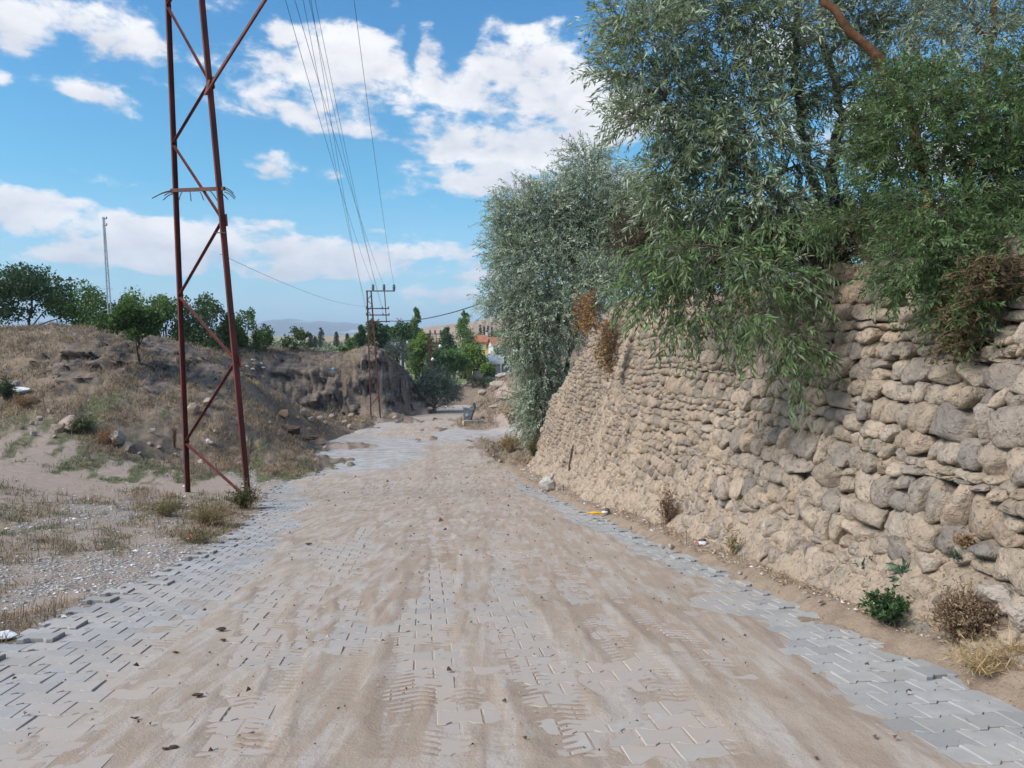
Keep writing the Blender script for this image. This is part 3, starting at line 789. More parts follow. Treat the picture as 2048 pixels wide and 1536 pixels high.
# ------------------------------------------------------------------ dry stone wall
def build_wall():
    n = NB('field_stone')
    c = n.attr(); al = n.attr('Alpha')
    p = n.obj()
    f = n.noise(p, 11, 8, .64); g = n.noise(p, 55, 5, .66); big = n.noise(p, 1.7, 5, .6); v = n.voro(p, 60)
    col = n.mix(n.mr(f, .42, .70, 0, .6), c, n.mix(1.0, c, (.62, .62, .64), 'MULTIPLY'))
    col = n.mix(n.mr(g, .58, .74, 0, .6), col, (.155, .13, .11))
    col = n.mix(n.math('MULTIPLY', n.mr(big, .52, .66), n.mr(f, .4, .6, 0, .6)), col, (.255, .235, .21))
    n.color(col)
    pit = n.mr(n.noise(p, 24, 5, .6), .28, .42); v2 = n.voro(p, 21)
    col = n.mix(n.math('SUBTRACT', 1.0, pit), col, n.mix(1.0, col, (.74, .71, .69), 'MULTIPLY'))
    n.color(col)
    n.bump(n.math('ADD', n.math('ADD', n.math('MULTIPLY', g, .7), n.math('MULTIPLY', f, 1.4)), n.math('ADD', n.math('MULTIPLY', pit, .5), n.math('MULTIPLY', v2, .4))), .042, 1.0)
    n.rough(.95)
    MUD = np.array((.485, .378, .28))
    def swell(U, V, hrel): return .10 * fbm2(U * .35, V * .35, 3, 51) + .45 * np.clip(.62 - hrel, 0, 1) ** 1.4
    def face(Y, V, d):
        zb = zroad(Y) - .15
        return np.stack([xwall(Y) + BATTER * (V - zb) - d, Y - .1 * d, V], -1)
    # earth core and mortar between the stones; it swallows them towards the foot
    Ys = [2.0]
    while Ys[-1] < WALL_Y1: Ys.append(Ys[-1] + (.03 if Ys[-1] < 5.2 else .0026 * max(Ys[-1], 5)))
    Ys = np.array(Ys); nr = 240
    zb = zroad(Ys) - .15; zt = wall_top(Ys)
    t = np.linspace(0, 1, nr)
    Yg = np.repeat(Ys[None], nr, 0); U = Yg * 1.005
    V = zb[None] + (zt - zb)[None] * t[:, None]
    hrel = V - zroad(Yg); far = sstep(11, 18, Yg)
    cover = sstep(.55, -.05, (hrel - .72) * .9 + 1.2 * fbm2(U * .55, V * .6, 4, 31))
    cover = np.maximum(cover, far * .95 * sstep(-.12, .28, fbm2(U * .7, V * .8, 4, 13)))
    d = -.06 + .125 * cover + (.02 + .05 * cover + .05 * far) * fbm2(U * 4.5, V * 4.5, 6, 33, .64) + swell(U, V, hrel)
    P = face(Yg, V, d)
    tone = (.80 + .2 * cover)[..., None]
    colr = np.repeat(MUD[None, None], nr, 0).repeat(len(Ys), 1) * tone
    cap = []
    for k in range(1, 7):
        q = P[-1].copy(); q[:, 0] += .16 * k; q[:, 2] += .05 * fbm2(Ys * 3, Ys * 0 + k * .4, 3, 7) - .012 * k * k * .3
        cap.append(q)
    P = np.concatenate([P, np.array(cap)], 0); colr = np.concatenate([colr, np.repeat(colr[-1:], 6, 0)], 0)
    VV = [P.reshape(-1, 3)]; CC = [colr.reshape(-1, 3)]; QQ = [grid_faces(nr + 6, len(Ys))[:, ::-1]]; TT = []; nv = len(VV[0])
    # the stones, laid in rough level courses
    import bmesh
    ico = {}
    for sub in (2, 3):
        bm = bmesh.new(); bmesh.ops.create_icosphere(bm, subdivisions=sub, radius=1.0)
        ico[sub] = (np.array([p.co[:] for p in bm.verts]), np.array([[q.index for q in p.verts] for p in bm.faces])); bm.free()
    g = np.random.default_rng(5)
    def course(y): return 1.0 if y < 11 else .72
    pal = np.array([(.50, .40, .305), (.455, .36, .27), (.42, .345, .275), (.36, .30, .245), (.48, .365, .265), (.28, .245, .21)])
    pw = np.array([.26, .24, .2, .14, .10, .06])
    def lay(y0, y1, k, z0, z1):
        nonlocal nv
        z = z0; r = 0
        while z < z1:
            h = g.uniform(.12, .25) * k
            y = y0 + g.uniform(-.3, 0)
            while y < y1:
                w = h * (.85 + .75 * g.random() ** 1.2 + .8 * (g.random() < .14))
                if w > .52: w = .52
                yc = y + w / 2
                wob = lambda zz: .11 * float(vnoise2(yc * .8, zz * 3.0, 15)) * 2
                za, zc = z + wob(z), z + h + wob(z + h)
                y += w
                cells = [(yc, w, za, zc)]
                if h > .2 * k and g.random() < .16:
                    f = g.uniform(.4, .6); m_ = za + (zc - za) * f; cells = [(yc, w, za, m_), (yc, w, m_, zc)]
                elif w > .3 * k and g.random() < .10:
                    f = g.uniform(.35, .65); cells = [(yc - w / 2 + w * f / 2, w * f, za, zc), (yc + w * f / 2, w * (1 - f), za, zc)]
                for (cy, cw, a, b) in cells:
                    zc_ = (a + b) / 2
                    if zc_ > float(wall_top(np.array([cy]))[0]) + .03 or zc_ < float(zroad(cy)) - .02: continue
                    v0, f0 = ico[3 if cy < 12.5 else 2]
                    e = g.uniform(2.6, 6.0)
                    rr = (np.abs(v0) ** e).sum(1) ** (-1 / e)
                    sd_ = g.uniform(0, 900)
                    q = v0 * rr[:, None]
                    q = q * (1 + .40 * fbm3(v0 * 1.25 + sd_, 3, 3) + .22 * fbm3(v0 * 3.6 + sd_, 3, 5, .6))[:, None]
                    for _ in range(6):
                        nn = g.normal(size=3); nn /= np.linalg.norm(nn); lim = g.uniform(.62, .95)
                        q = q - nn * (np.clip(q @ nn - lim, 0, None) * .95)[:, None]
                    if cy < 12.5: q = q + v0 * (.075 * fbm3(v0 * 8 + sd_, 2, 9, .65))[:, None]
                    al = g.normal() * .07; ca, sa = math.cos(al), math.sin(al)
                    du, dv = q[:, 0] * cw * .56, q[:, 1] * (b - a) * .585
                    du, dv = du * ca - dv * sa, du * sa + dv * ca
                    dep = .10 + .16 * min(cw, b - a)
                    hr = zc_ - float(zroad(cy))
                    pr = g.normal() * .026 - .045 - .01 * float(sstep(11, 18, cy)) + .02 * min(1, hr)
                    Yv = cy + du; Vv = zc_ + dv
                    dd = q[:, 2] * dep + pr + float(swell(cy * 1.005, zc_, hr))
                    VV.append(face(Yv, Vv, dd)); TT.append(f0 + nv); nv += len(v0)
                    c0 = pal[g.choice(6, p=pw)] * g.uniform(.86, 1.14)
                    cc = np.repeat(c0[None], len(v0), 0) * (1 + .30 * fbm3(v0 * 1.6 + sd_, 3, 21))[:, None]
                    gy = sstep(.05, .35, fbm3(v0 * 1.1 + sd_, 3, 25) + g.uniform(-.25, .15))[:, None]
                    cc = cc * (1 - .45 * gy) + np.array((.31, .27, .23)) * .45 * gy
                    fr = float(sstep(10, 17, cy)); cc = cc * (1 - fr * np.array((.15, .18, .21)))
                    md = (sstep(.9, .1, hr) * .8) * sstep(-.1, .3, fbm3(v0 * 1.4 + sd_ + 9, 3, 27))[:, None]
                    cc = cc * (1 - md) + MUD * md
                    edge = (sstep(.62, .05, q[:, 2]) * (.55 + .35 * fr))[:, None]      # earth packed round each stone
                    cc = cc * (1 - edge) + MUD * .92 * edge
                    CC.append(cc)
            z += h
    lay(2.6, 11.2, 1.0, -1.7, 3.3)
    lay(11.2, 18.0, .84, -2.7, 3.6)
    lay(18.0, 31.0, .74, -4.1, 3.9)
    mesh_np('stone_wall', np.vstack(VV), [np.vstack(QQ), np.vstack(TT)], n.m, cols=np.vstack(CC), smooth=True,
            label='tall rough fieldstone retaining wall with earth mortar beside the paved lane', cat='stone wall')
build_wall()

# ------------------------------------------------------------------ leaves, twigs, trees
def norm(a): return a / (np.linalg.norm(a, axis=-1, keepdims=True) + 1e-12)
def leaf_quads(pos, d, nrm, ln, wd, col, fold=.25):
    """Pointed leaves: base, left edge, tip, right edge."""
    side = norm(np.cross(d, nrm)); n2 = norm(np.cross(side, d))
    mid = pos + d * (ln * .48)[:, None]
    lift = n2 * (wd * fold)[:, None]
    v = np.stack([pos, mid + side * (wd * .5)[:, None] + lift, pos + d * ln[:, None], mid - side * (wd * .5)[:, None] + lift], 1).reshape(-1, 3)
    f = np.arange(len(pos) * 4).reshape(-1, 4)
    return v, f, np.repeat(col, 4, 0)
def rand_dirs(n, g=rng):
    a = g.normal(size=(n, 3)); return norm(a)
def curve3(a, m, b, k=8):
    t = np.linspace(0, 1, k)[:, None]
    return (1 - t) ** 2 * a + 2 * t * (1 - t) * m + t * t * b
def jitter_path(P, amp, g):
    P = P.copy(); n = len(P)
    P[1:-1] += g.normal(size=(n - 2, 3)) * amp
    return P
def vary(base, n, g, hue=.10, val=.28, alt=None, altp=0.):
    base = np.asarray(base, float)
    c = base[None] * (1 + g.uniform(-val, val, (n, 1))) * (1 + g.uniform(-hue, hue, (n, 3)))
    if alt is not None:
        m = g.random(n) < altp
        c[m] = np.asarray(alt)[None] * (1 + g.uniform(-val, val, (m.sum(), 1)))
    return np.clip(c, .005, .9)

def clump_ell(px, py, Y, rpx, rpy, rd=None):
    c = pix(px, py, Y); rx, rz = rpx / F * Y, rpy / F * Y
    return c, np.array((rx, rd if rd else .8 * (rx + rz) / 2 + .15, rz))
def leafy(ells, twigs_per_m2, leaves, tw_len, leaf_len, leaf_w, col, g, droop=.35, outward=.6, alt=None, altp=0., centre=None, val=.28, spread=.62, hang=0.):
    """Leafy twigs filling ellipsoids; returns leaf mesh data and the twig curves."""
    starts, ends, mids = [], [], []
    for c, r in ells:
        area = math.pi * r[0] * r[2] + .6 * math.pi * r[1] * (r[0] + r[2]) * .5
        n = max(4, int(area * twigs_per_m2))
        d = rand_dirs(n, g)
        rad = g.random(n) ** .55
        q = c + d * r * rad[:, None]
        out = norm(d * r) * outward + rand_dirs(n, g) * .75
        if centre is not None: out = out + norm(q - centre) * .35
        out[:, 2] += .1 - hang
        out = norm(out)
        L = tw_len * g.uniform(.55, 1.35, n)
        e = q + out * L[:, None]; e[:, 2] -= droop * L * g.uniform(.4, 1.3, n)
        m = q + out * (L * .55)[:, None]
        starts.append(q); ends.append(e); mids.append(m)
    s, e, m = np.vstack(starts), np.vstack(ends), np.vstack(mids)
    n = len(s)
    t = (np.arange(leaves)[None] + g.random((n, leaves)) * .8) / leaves * .92 + .08
    T = t[..., None]
    pos = (1 - T) ** 2 * s[:, None] + 2 * T * (1 - T) * m[:, None] + T * T * e[:, None]
    tg = norm(2 * (1 - T) * (m - s)[:, None] + 2 * T * (e - m)[:, None])
    side = norm(np.cross(tg, g.normal(size=tg.shape)))
    d = norm(tg * .7 + side * spread + np.array((0, 0, -.18 - hang * .3)))
    nr = norm(np.cross(d, g.normal(size=d.shape)) + np.array((0, 0, .7)))
    N = n * leaves
    ln = leaf_len * g.uniform(.45, 1.4, N); wd = leaf_w * g.uniform(.7, 1.3, N)
    tint = np.repeat(1 + .20 * g.normal(size=(n, 1)), leaves, 0)
    c = vary(col, N, g, .06, val * .6)
    if alt is not None:      # whole sprays are paler, not single leaves
        pale = np.repeat(g.random(n) < altp, leaves)
        c[pale] = vary(alt, int(pale.sum()), g, .06, val * .6)
    c = c * np.clip(tint, .55, 1.5)
    return leaf_quads(pos.reshape(-1, 3), d.reshape(-1, 3), nr.reshape(-1, 3), ln, wd, c), (s, m, e)
def twig_mesh(mb, s, m, e, r, k=3, n=3, every=1):
    for i in range(0, len(s), every):
        mb.tube(curve3(s[i], m[i], e[i], k), np.linspace(r, r * .35, k), n, cap=False)
def twig_tubes(name, s, m, e, r, mat, parent, k=4):
    """All twigs of a crown as one vectorised mesh of 3-sided tubes."""
    n = len(s); t = np.linspace(0, 1, k)[None, :, None]
    P = (1 - t) ** 2 * s[:, None] + 2 * t * (1 - t) * m[:, None] + t * t * e[:, None]
    tg = norm(np.gradient(P, axis=1))
    x = norm(np.cross(tg, np.array((.31, .52, .8)))); y = np.cross(tg, x)
    a = np.arange(3) * 2 * math.pi / 3
    rr = np.linspace(r, r * .3, k)[None, :, None, None]
    v = P[:, :, None] + rr * (x[:, :, None] * np.cos(a)[None, None, :, None] + y[:, :, None] * np.sin(a)[None, None, :, None])
    i = np.arange(n * k * 3).reshape(n, k, 3); j = np.roll(i, -1, 2)
    q = np.stack([i[:, :-1], j[:, :-1], j[:, 1:], i[:, 1:]], -1).reshape(-1, 4)
    return v.reshape(-1, 3), q

def big_tree(name, base, trunks, ells, par, label, cat, bark=M_BARK, leafmat=M_LEAF, seed=1, twig_every=1, twig_r=.004, limb_r=.03):
    g = np.random.default_rng(seed)
    base = np.asarray(base, float)
    root = empty(name, base, label, cat)
    tb = MB()
    nodes = []
    for pts, r0, r1 in trunks:
        pts = np.asarray(pts, float)
        k = len(pts); fine = np.stack([np.interp(np.linspace(0, k - 1, 5 * k), np.arange(k), pts[:, a]) for a in range(3)], 1)
        fine = jitter_path(fine, r0 * .22, g)
        rad = np.linspace(r0, r1, len(fine))
        tb.tube(fine - base, rad, 8)
        nodes += [(p, r) for p, r in zip(fine, rad)]
    NP = np.array([p for p, _ in nodes]); NR = np.array([r for _, r in nodes])
    lb = MB()
    s_all, m_all, e_all = [], [], []
    C = np.array([c for c, _ in ells])
    for c, r in ells:
        dist = np.linalg.norm(NP - c, axis=1) + .5 * np.clip(NP[:, 2] - c[2], 0, 9)
        i = int(np.argmin(dist)); a = NP[i]
        m = (a + c) / 2 + np.array((0, 0, .22 * np.linalg.norm(c - a))) + g.normal(size=3) * .08 * np.linalg.norm(c - a)
        P = jitter_path(curve3(a, m, c, 10), .02 * np.linalg.norm(c - a), g)
        r0_ = min(NR[i] * .75, limb_r)
        lb.tube(P - base, np.linspace(r0_, r0_ * .35, 10), 6)
        # secondary branches through the clump
        for _ in range(5):
            q = P[g.integers(4, 10)]
            e = c + rand_dirs(1, g)[0] * r * .85
            mm = (q + e) / 2 + np.array((0, 0, .1 * np.linalg.norm(e - q)))
            lb.tube(curve3(q, mm, e, 5) - base, np.linspace(r0_ * .4, r0_ * .12, 5), 4, cap=False)
    (v, f, c), (s, m, e) = leafy(ells, g=g, centre=C.mean(0), **par)
    tv, tq = twig_tubes('twigs', s[::twig_every], m[::twig_every], e[::twig_every], twig_r, M_TWIG, root)
    lb.add(tv - base, tq)
    tb.build('trunk', bark, root, smooth=True)
    lb.build('branches', M_TWIG if bark is M_BARK else bark, root, smooth=True)
    mesh_np('crown', v - base, f, leafmat, root, cols=c)
    return root

# --- great silver-leaved tree over the wall
E = lambda *a: clump_ell(*a)
A_base = np.array((float(xwall(10.6)) + 1.9, 10.8, 0)); A_base[2] = gz(A_base[0], A_base[1]) - .1
ellsA = [E(1450, 350, 9.7, 75, 45), E(1565, 420, 9.6, 60, 36), E(1385, 255, 9.9, 60, 40), E(1480, 210, 10.2, 60, 40), E(1330, 400, 9.6, 50, 34), E(1300, 70, 9.5, 86, 50), E(1420, 40, 10, 103, 63), E(1255, 150, 9.5, 56, 38), E(1265, 235, 9.2, 47, 29), E(1340, 190, 10, 77, 59), E(1460, 150, 10, 90, 63), E(1410, 285, 9.6, 82, 55), E(1330, 340, 9.5, 52, 34),
         E(1510, 265, 9.6, 69, 63), E(1570, 60, 10, 86, 59), E(1690, 50, 11, 77, 50), E(1600, 180, 10.5, 64, 55), E(1510, 400, 9.4, 77, 46), E(1400, 420, 9.5, 69, 38), E(1600, 330, 10, 39, 50), E(1810, 50, 11, 69, 50), E(1240, 40, 9.8, 52, 25), E(1380, -30, 10, 103, 42), E(1600, -60, 10.4, 129, 50), E(1720, 160, 10.8, 52, 50),
         E(1640, 440, 10.5, 69, 34), E(1720, 300, 11.5, 52, 42)]
parA = dict(twigs_per_m2=185, leaves=12, tw_len=.42, leaf_len=.10, leaf_w=.023, col=(.155, .20, .095), droop=.3, val=.3, alt=(.30, .345, .23), altp=.38)
big_tree('oleaster_tree', A_base, [([A_base, pix(1660, 330, 11), pix(1690, 220, 11), pix(1640, 60, 10.8)], .11, .045), ([A_base + (-.1, 0, .3), pix(1610, 300, 10.6), pix(1590, 150, 10.5), pix(1595, -60, 10.6)], .085, .035), ([A_base + (0, 0, .2), pix(1540, 380, 10.2), pix(1450, 300, 9.9), pix(1330, 200, 9.7)], .07, .02)],
         ellsA, parA, 'tall silvery narrow leaved tree leaning out over the top of the stone wall', 'tree', seed=3, limb_r=.042)
# --- a second stem group, red-barked, feathery, right of it
B0 = np.array((float(xwall(8.6)) + 2.2, 9.2, 0)); B0[2] = gz(B0[0], B0[1]) - .1
ellsF = [E(1940, 60, 9.8, 110, 75), E(2050, 120, 9.6, 90, 90), E(1870, 130, 9.6, 80, 60), E(2000, -40, 10, 130, 60), E(1830, -50, 10, 100, 50), E(2120, 260, 9.5, 90, 90), E(2040, 260, 9.8, 60, 60)]
parF = dict(twigs_per_m2=140, leaves=13, tw_len=.42, leaf_len=.095, leaf_w=.02, col=(.17, .205, .125), droop=.25, val=.3, alt=(.25, .29, .21), altp=.4)
big_tree('red_stemmed_tree', B0, [([B0, pix(1830, 240, 9.4), pix(1760, 120, 9.3), pix(1650, 0, 9.2), pix(1590, -70, 9.2)], .075, .035), ([B0 + (.1, 0, .1), pix(1960, 260, 9.6), pix(1985, 60, 9.8), pix(1990, -80, 10)], .05, .03)],
         ellsF, parF, 'feathery grey green tree with a leaning red brown stem above the wall', 'tree', bark=M_BARKRED, seed=5, twig_every=3, twig_r=.0025)
# --- drooping green sprays hanging down the wall
H0 = np.array((float(xwall(9.4)) + 1.5, 9.6, 0)); H0[2] = gz(H0[0], H0[1]) - .05
ellsD = [E(1330, 505, 9.1, 75, 38), E(1285, 575, 9.1, 36, 36), E(1420, 520, 8.9, 100, 50), E(1525, 560, 8.6, 95, 55), E(1500, 630, 8.4, 55, 35), E(1590, 690, 8.2, 36, 45), E(1585, 765, 8.15, 12, 26), E(1385, 620, 8.9, 55, 30), E(1615, 560, 8.5, 30, 26), E(1560, 470, 9.0, 80, 40), E(1650, 705, 8.1, 22, 5), E(1340, 590, 9.0, 40, 25)]
parD = dict(twigs_per_m2=115, leaves=13, tw_len=.38, leaf_len=.115, leaf_w=.027, col=(.13, .20, .075), droop=.75, val=.3, alt=(.165, .205, .13), altp=.3, hang=.35)
big_tree('weeping_branches', H0, [([H0, pix(1560, 480, 9.2), pix(1470, 500, 9.0)], .05, .02), ([H0 + (0, -.1, 0), pix(1600, 560, 8.7), pix(1590, 640, 8.3)], .035, .012)],
         ellsD, parD, 'drooping green leafy branches hanging down over the middle of the stone wall', 'shrub', leafmat=M_LEAFG, seed=7, limb_r=.018)
# --- dense green shrub on the wall at the right
G0 = np.array((float(xwall(7.0)) + 1.5, 7.2, 0)); G0[2] = gz(G0[0], G0[1]) - .05
ellsC = [E(1850, 260, 7.1, 110, 85), E(1965, 340, 7.1, 95, 85), E(1780, 340, 7.5, 75, 50), E(1880, 430, 6.9, 105, 60), E(1850, 520, 6.7, 95, 60), E(1900, 595, 6.6, 45, 32), E(1815, 560, 6.9, 36, 32), E(1990, 200, 7.3, 75, 80), E(1810, 180, 7.4, 75, 45), E(1710, 440, 7.9, 75, 26), E(2050, 330, 7, 60, 110), E(1760, 250, 7.6, 50, 50), E(1930, 500, 6.8, 60, 60), E(1910, 620, 6.4, 40, 30), E(2030, 480, 6.3, 60, 50), E(1990, 545, 6.2, 45, 32)]
parC = dict(twigs_per_m2=360, leaves=15, tw_len=.28, leaf_len=.06, leaf_w=.017, col=(.072, .128, .040), droop=.25, val=.3, alt=(.135, .195, .085), altp=.4)
big_tree('green_shrub', G0, [([G0, pix(1900, 480, 7.1), pix(1880, 350, 7.1), pix(1900, 230, 7.2)], .04, .012), ([G0 + (-.1, 0, 0), pix(1860, 520, 6.95), pix(1850, 560, 6.7)], .03, .01)],
         ellsC, parC, 'dense dark green small leaved shrub spilling over the right part of the wall top', 'shrub', leafmat=M_LEAFG, seed=9, limb_r=.014, twig_r=.0025)
# --- dark undergrowth behind, at the trees' feet
U0 = np.array((float(xwall(9.5)) + 2.7, 10.2, 0)); U0[2] = gz(U0[0], U0[1]) - .05
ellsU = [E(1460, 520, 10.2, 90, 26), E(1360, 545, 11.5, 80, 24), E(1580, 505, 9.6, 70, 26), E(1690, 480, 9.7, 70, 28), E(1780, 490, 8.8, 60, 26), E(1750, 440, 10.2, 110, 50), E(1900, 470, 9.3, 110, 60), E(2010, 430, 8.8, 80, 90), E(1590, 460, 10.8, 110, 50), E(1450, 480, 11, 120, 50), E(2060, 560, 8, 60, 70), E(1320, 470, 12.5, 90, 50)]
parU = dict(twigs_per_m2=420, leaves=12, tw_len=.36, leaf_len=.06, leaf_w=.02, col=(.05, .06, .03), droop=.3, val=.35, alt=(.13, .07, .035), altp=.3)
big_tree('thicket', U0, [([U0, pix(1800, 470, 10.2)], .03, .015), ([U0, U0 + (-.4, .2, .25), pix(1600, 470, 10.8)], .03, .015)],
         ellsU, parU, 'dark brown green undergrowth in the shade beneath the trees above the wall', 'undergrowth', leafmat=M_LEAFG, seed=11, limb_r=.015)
# --- silvery oleaster at the far end of the wall
O0 = np.array(pix(1105, 880, 34.5)); O0[2] = gz(O0[0], O0[1]) - .1
ellsB = [E(1085, 425, 33.5, 95, 60), E(1180, 385, 33.5, 95, 55), E(1025, 500, 33.5, 50, 55), E(1100, 530, 33.0, 110, 65), E(1005, 600, 33.0, 42, 35), E(1090, 650, 32.5, 80, 55), E(1195, 500, 33.5, 85, 75), E(1085, 750, 33.0, 45, 55), E(1078, 825, 33.0, 36, 45), E(1240, 440, 33.0, 75, 60), E(1172, 318, 33.5, 38, 26), E(1140, 600, 32.5, 70, 45), E(1050, 690, 32.5, 40, 45), E(1010, 425, 33.5, 28, 24), E(1280, 400, 32.0, 60, 50), E(1210, 560, 31.5, 60, 40), E(1060, 600, 32.5, 50, 45), E(1092, 850, 34.0, 34, 34), E(1062, 800, 33.3, 30, 40), E(1112, 780, 34.1, 28, 60), E(1120, 470, 34.5, 90, 60)]
parB = dict(twigs_per_m2=62, leaves=15, tw_len=.85, leaf_len=.15, leaf_w=.042, col=(.25, .30, .185), droop=.25, val=.3, alt=(.36, .41, .30), altp=.45)
big_tree('silver_bush', O0, [([O0, pix(1100, 760, 34.3), pix(1120, 600, 33.7), pix(1130, 480, 33.5)], .16, .05), ([O0 + (.2, .2, 0), pix(1140, 700, 34.3), pix(1190, 560, 33.7), pix(1200, 420, 33.5)], .13, .04), ([O0 + (-.2, 0, .2), pix(1070, 700, 33.5), pix(1040, 560, 33.5)], .09, .03)],
         ellsB, parB, 'large rounded silver grey bush at the far end of the stone wall', 'tree', seed=13, twig_r=.009, limb_r=.06)

# ------------------------------------------------------------------ distant trees
def crown_tree(name, px, base_py, top_py, Y, wpx, col, label, group=None, kind='round', leaf=.17, nleaf=2600, seed=0, alt=None, altp=0., trunk=True, base=None, cat='tree', low=.06, mat=None):
    g = np.random.default_rng(seed + 100)
    b = pix(px, base_py, Y) if base is None else np.asarray(base, float)
    top = pix(px, top_py, Y)[2]
    H = top - b[2]; r = wpx / F * Y / 2
    root = empty(name, b, label, cat, group)
    P, S_ = [], []
    if kind == 'round':
        n = 38
        d = rand_dirs(n, g); d[:, 2] = np.where(d[:, 2] < -.55, -d[:, 2], d[:, 2])
        zc, rz = H * (low + 1) / 2, H * (1 - low) / 2
        cc = d * np.array((r, r, rz)) * (.45 + .42 * g.random((n, 1))) + np.array((0, 0, zc))
        rr = (.24 + .16 * g.random(n)) * min(r, rz) * 1.15
    elif kind == 'spiky':
        n = 30
        x = g.uniform(-1, 1, n); y = g.uniform(-1, 1, n) * .8
        hgt = low * H + g.random(n) ** .8 * (H * (1 - low)) * (1 - .35 * np.abs(x))
        cc = np.stack([x * r, y * r, hgt], 1); rr = (.14 + .16 * g.random(n)) * r * 1.1
    else:                                       # poplar
        n = 22
        h = np.linspace(.1, .97, n) * H
        w = r * np.sin(np.clip((h / H) ** .7, .05, .98) * math.pi) ** .7
        a = g.uniform(0, 6.28, n)
        cc = np.stack([np.cos(a) * w * .5, np.sin(a) * w * .5, h], 1); rr = w * .55 + .05 * r
    per = max(6, int(nleaf * 1.9) // n)
    pos = np.repeat(cc, per, 0) + rand_dirs(n * per, g) * (np.repeat(rr, per) * g.random(n * per) ** .4)[:, None] * np.array((1, 1, .85 if kind == 'round' else 1.35))
    pos = pos[pos[:, 2] > .02 * H]
    N = len(pos)
    d = norm(rand_dirs(N, g) + np.array((0, 0, -.15))); nr = norm(rand_dirs(N, g) + np.array((0, 0, .6)))
    ln = leaf * g.uniform(.6, 1.4, N)
    c = vary(col, N, g, .1, .35, alt, altp)
    v, f, cl = leaf_quads(pos, d, nr, ln, ln * .62, c)
    if trunk:
        tb = MB()
        k = 7
        P = np.stack([np.linspace(0, r * .1, k), np.zeros(k), np.linspace(-.15, H * .72, k)], 1)
        P = jitter_path(P, r * .03, g)
        tr = max(.05, H * .022)
        tb.tube(P, np.linspace(tr, tr * .3, k), 6)
        for q in range(5):
            i = 2 + q % 4; e = cc[g.integers(0, n)]
            tb.tube(curve3(P[i], (P[i] + e) / 2 + np.array((0, 0, .05 * H)), e, 5), np.linspace(tr * .5, tr * .12, 5), 4, cap=False)
        tb.build('trunk', M_BARK, root, smooth=True)
    mesh_np('crown', v, f, mat or M_LEAFG, root, cols=cl)
    return root
DG, MG, LG, OL = (.06, .10, .036), (.095, .155, .042), (.13, .195, .042), (.075, .092, .055)
GL = 'trees on the left bank'
crown_tree('broad_tree', 55, 698, 528, 56, 190, DG, 'large dark round crowned tree on the bank left of the thin grey mast', GL, 'round', .24, 4200, 1)
crown_tree('broad_tree', 185, 698, 572, 56, 150, MG, 'spiky topped green tree directly left of the thin grey mast', GL, 'spiky', .22, 3000, 2)
crown_tree('broad_tree', 258, 698, 583, 58, 150, LG, 'spiky green tree just right of the thin grey mast', GL, 'spiky', .22, 2800, 3)
crown_tree('broad_tree', 330, 716, 588, 58, 140, MG, 'tall loose tree seen behind the left leg of the rust red pylon', GL, 'spiky', .22, 2600, 4)
crown_tree('broad_tree', 410, 726, 594, 58, 160, DG, 'dark tree framed between the two legs of the rust red pylon', GL, 'spiky', .22, 3200, 5)
crown_tree('broad_tree', 490, 726, 618, 60, 84, MG, 'compact green tree just right of the rust red pylon', GL, 'spiky', .22, 2400, 6)
crown_tree('young_tree', 527, 702, 645, 62, 36, (.10, .085, .05), 'thin half bare tree beyond the right of the rust red pylon', None, 'spiky', .16, 420, 7)
q = ghit(273, 728)
crown_tree('small_tree', 292, 728, 608, float(q[1]), 135, (.075, .125, .03), 'small bright green tree with a leaning stem growing on the face of the bank', None, 'round', .17, 3600, 8, base=q, low=.28)
q = ghit(590, 700)
crown_tree('bush', 588, 700, 655, float(q[1]), 50, (.085, .115, .035), 'low yellow green bush with bare twigs on the crest of the rear bank', None, 'spiky', .16, 900, 9, base=q, low=.05, cat='bush')
GV = 'village trees beyond the bend'
for i, (px, bp, tp, Y, w, c, kind, lab) in enumerate([
    (722, 748, 660, 96, 30, DG, 'poplar', 'narrow dark tree left of the far rusty pylon'),
    (747, 748, 645, 100, 44, DG, 'round', 'dark tree directly behind the far rusty pylon'),
    (775, 748, 650, 104, 36, DG, 'round', 'dark tree just right of the far rusty pylon'),
    (806, 752, 648, 100, 56, DG, 'round', 'broad dark tree behind the pole with white insulators'),
    (832, 756, 624, 112, 36, MG, 'poplar', 'tall thin topped tree left of the rusty lattice mast'),
    (845, 756, 668, 96, 60, LG, 'round', 'pale green tree behind the dark roadside shrub'),
    (893, 752, 664, 120, 44, DG, 'poplar', 'dark narrow tree right of the rusty lattice mast'),
    (930, 756, 632, 125, 52, MG, 'poplar', 'tall tree rising left of the orange roofed house'),
    (900, 758, 700, 100, 70, MG, 'round', 'mid green tree above the roadside boulders'),
    (945, 756, 694, 106, 56, LG, 'round', 'bright green tree left of the grey roofed hut'),
    (872, 756, 706, 94, 50, DG, 'round', 'low dark tree at the foot of the rusty lattice mast'),
    (1000, 740, 704, 128, 40, MG, 'round', 'green tree between the small orange roof and the grey roofed hut'),
    (1005, 700, 664, 190, 46, MG, 'round', 'distant green tree right of the orange roofed house'),
    (975, 752, 733, 93, 26, LG, 'round', 'small yellow green bush before the grey roofed hut'),
    (700, 745, 676, 110, 30, MG, 'spiky', 'small green tree far left of the far rusty pylon')]):
    crown_tree('village_tree', px, bp, tp - (8 if tp < 665 else 4), Y, w * 1.1, tuple(q * 1.3 for q in c), lab, GV, kind, .30, 2600, 20 + i)
GP = 'distant poplars on the plain'
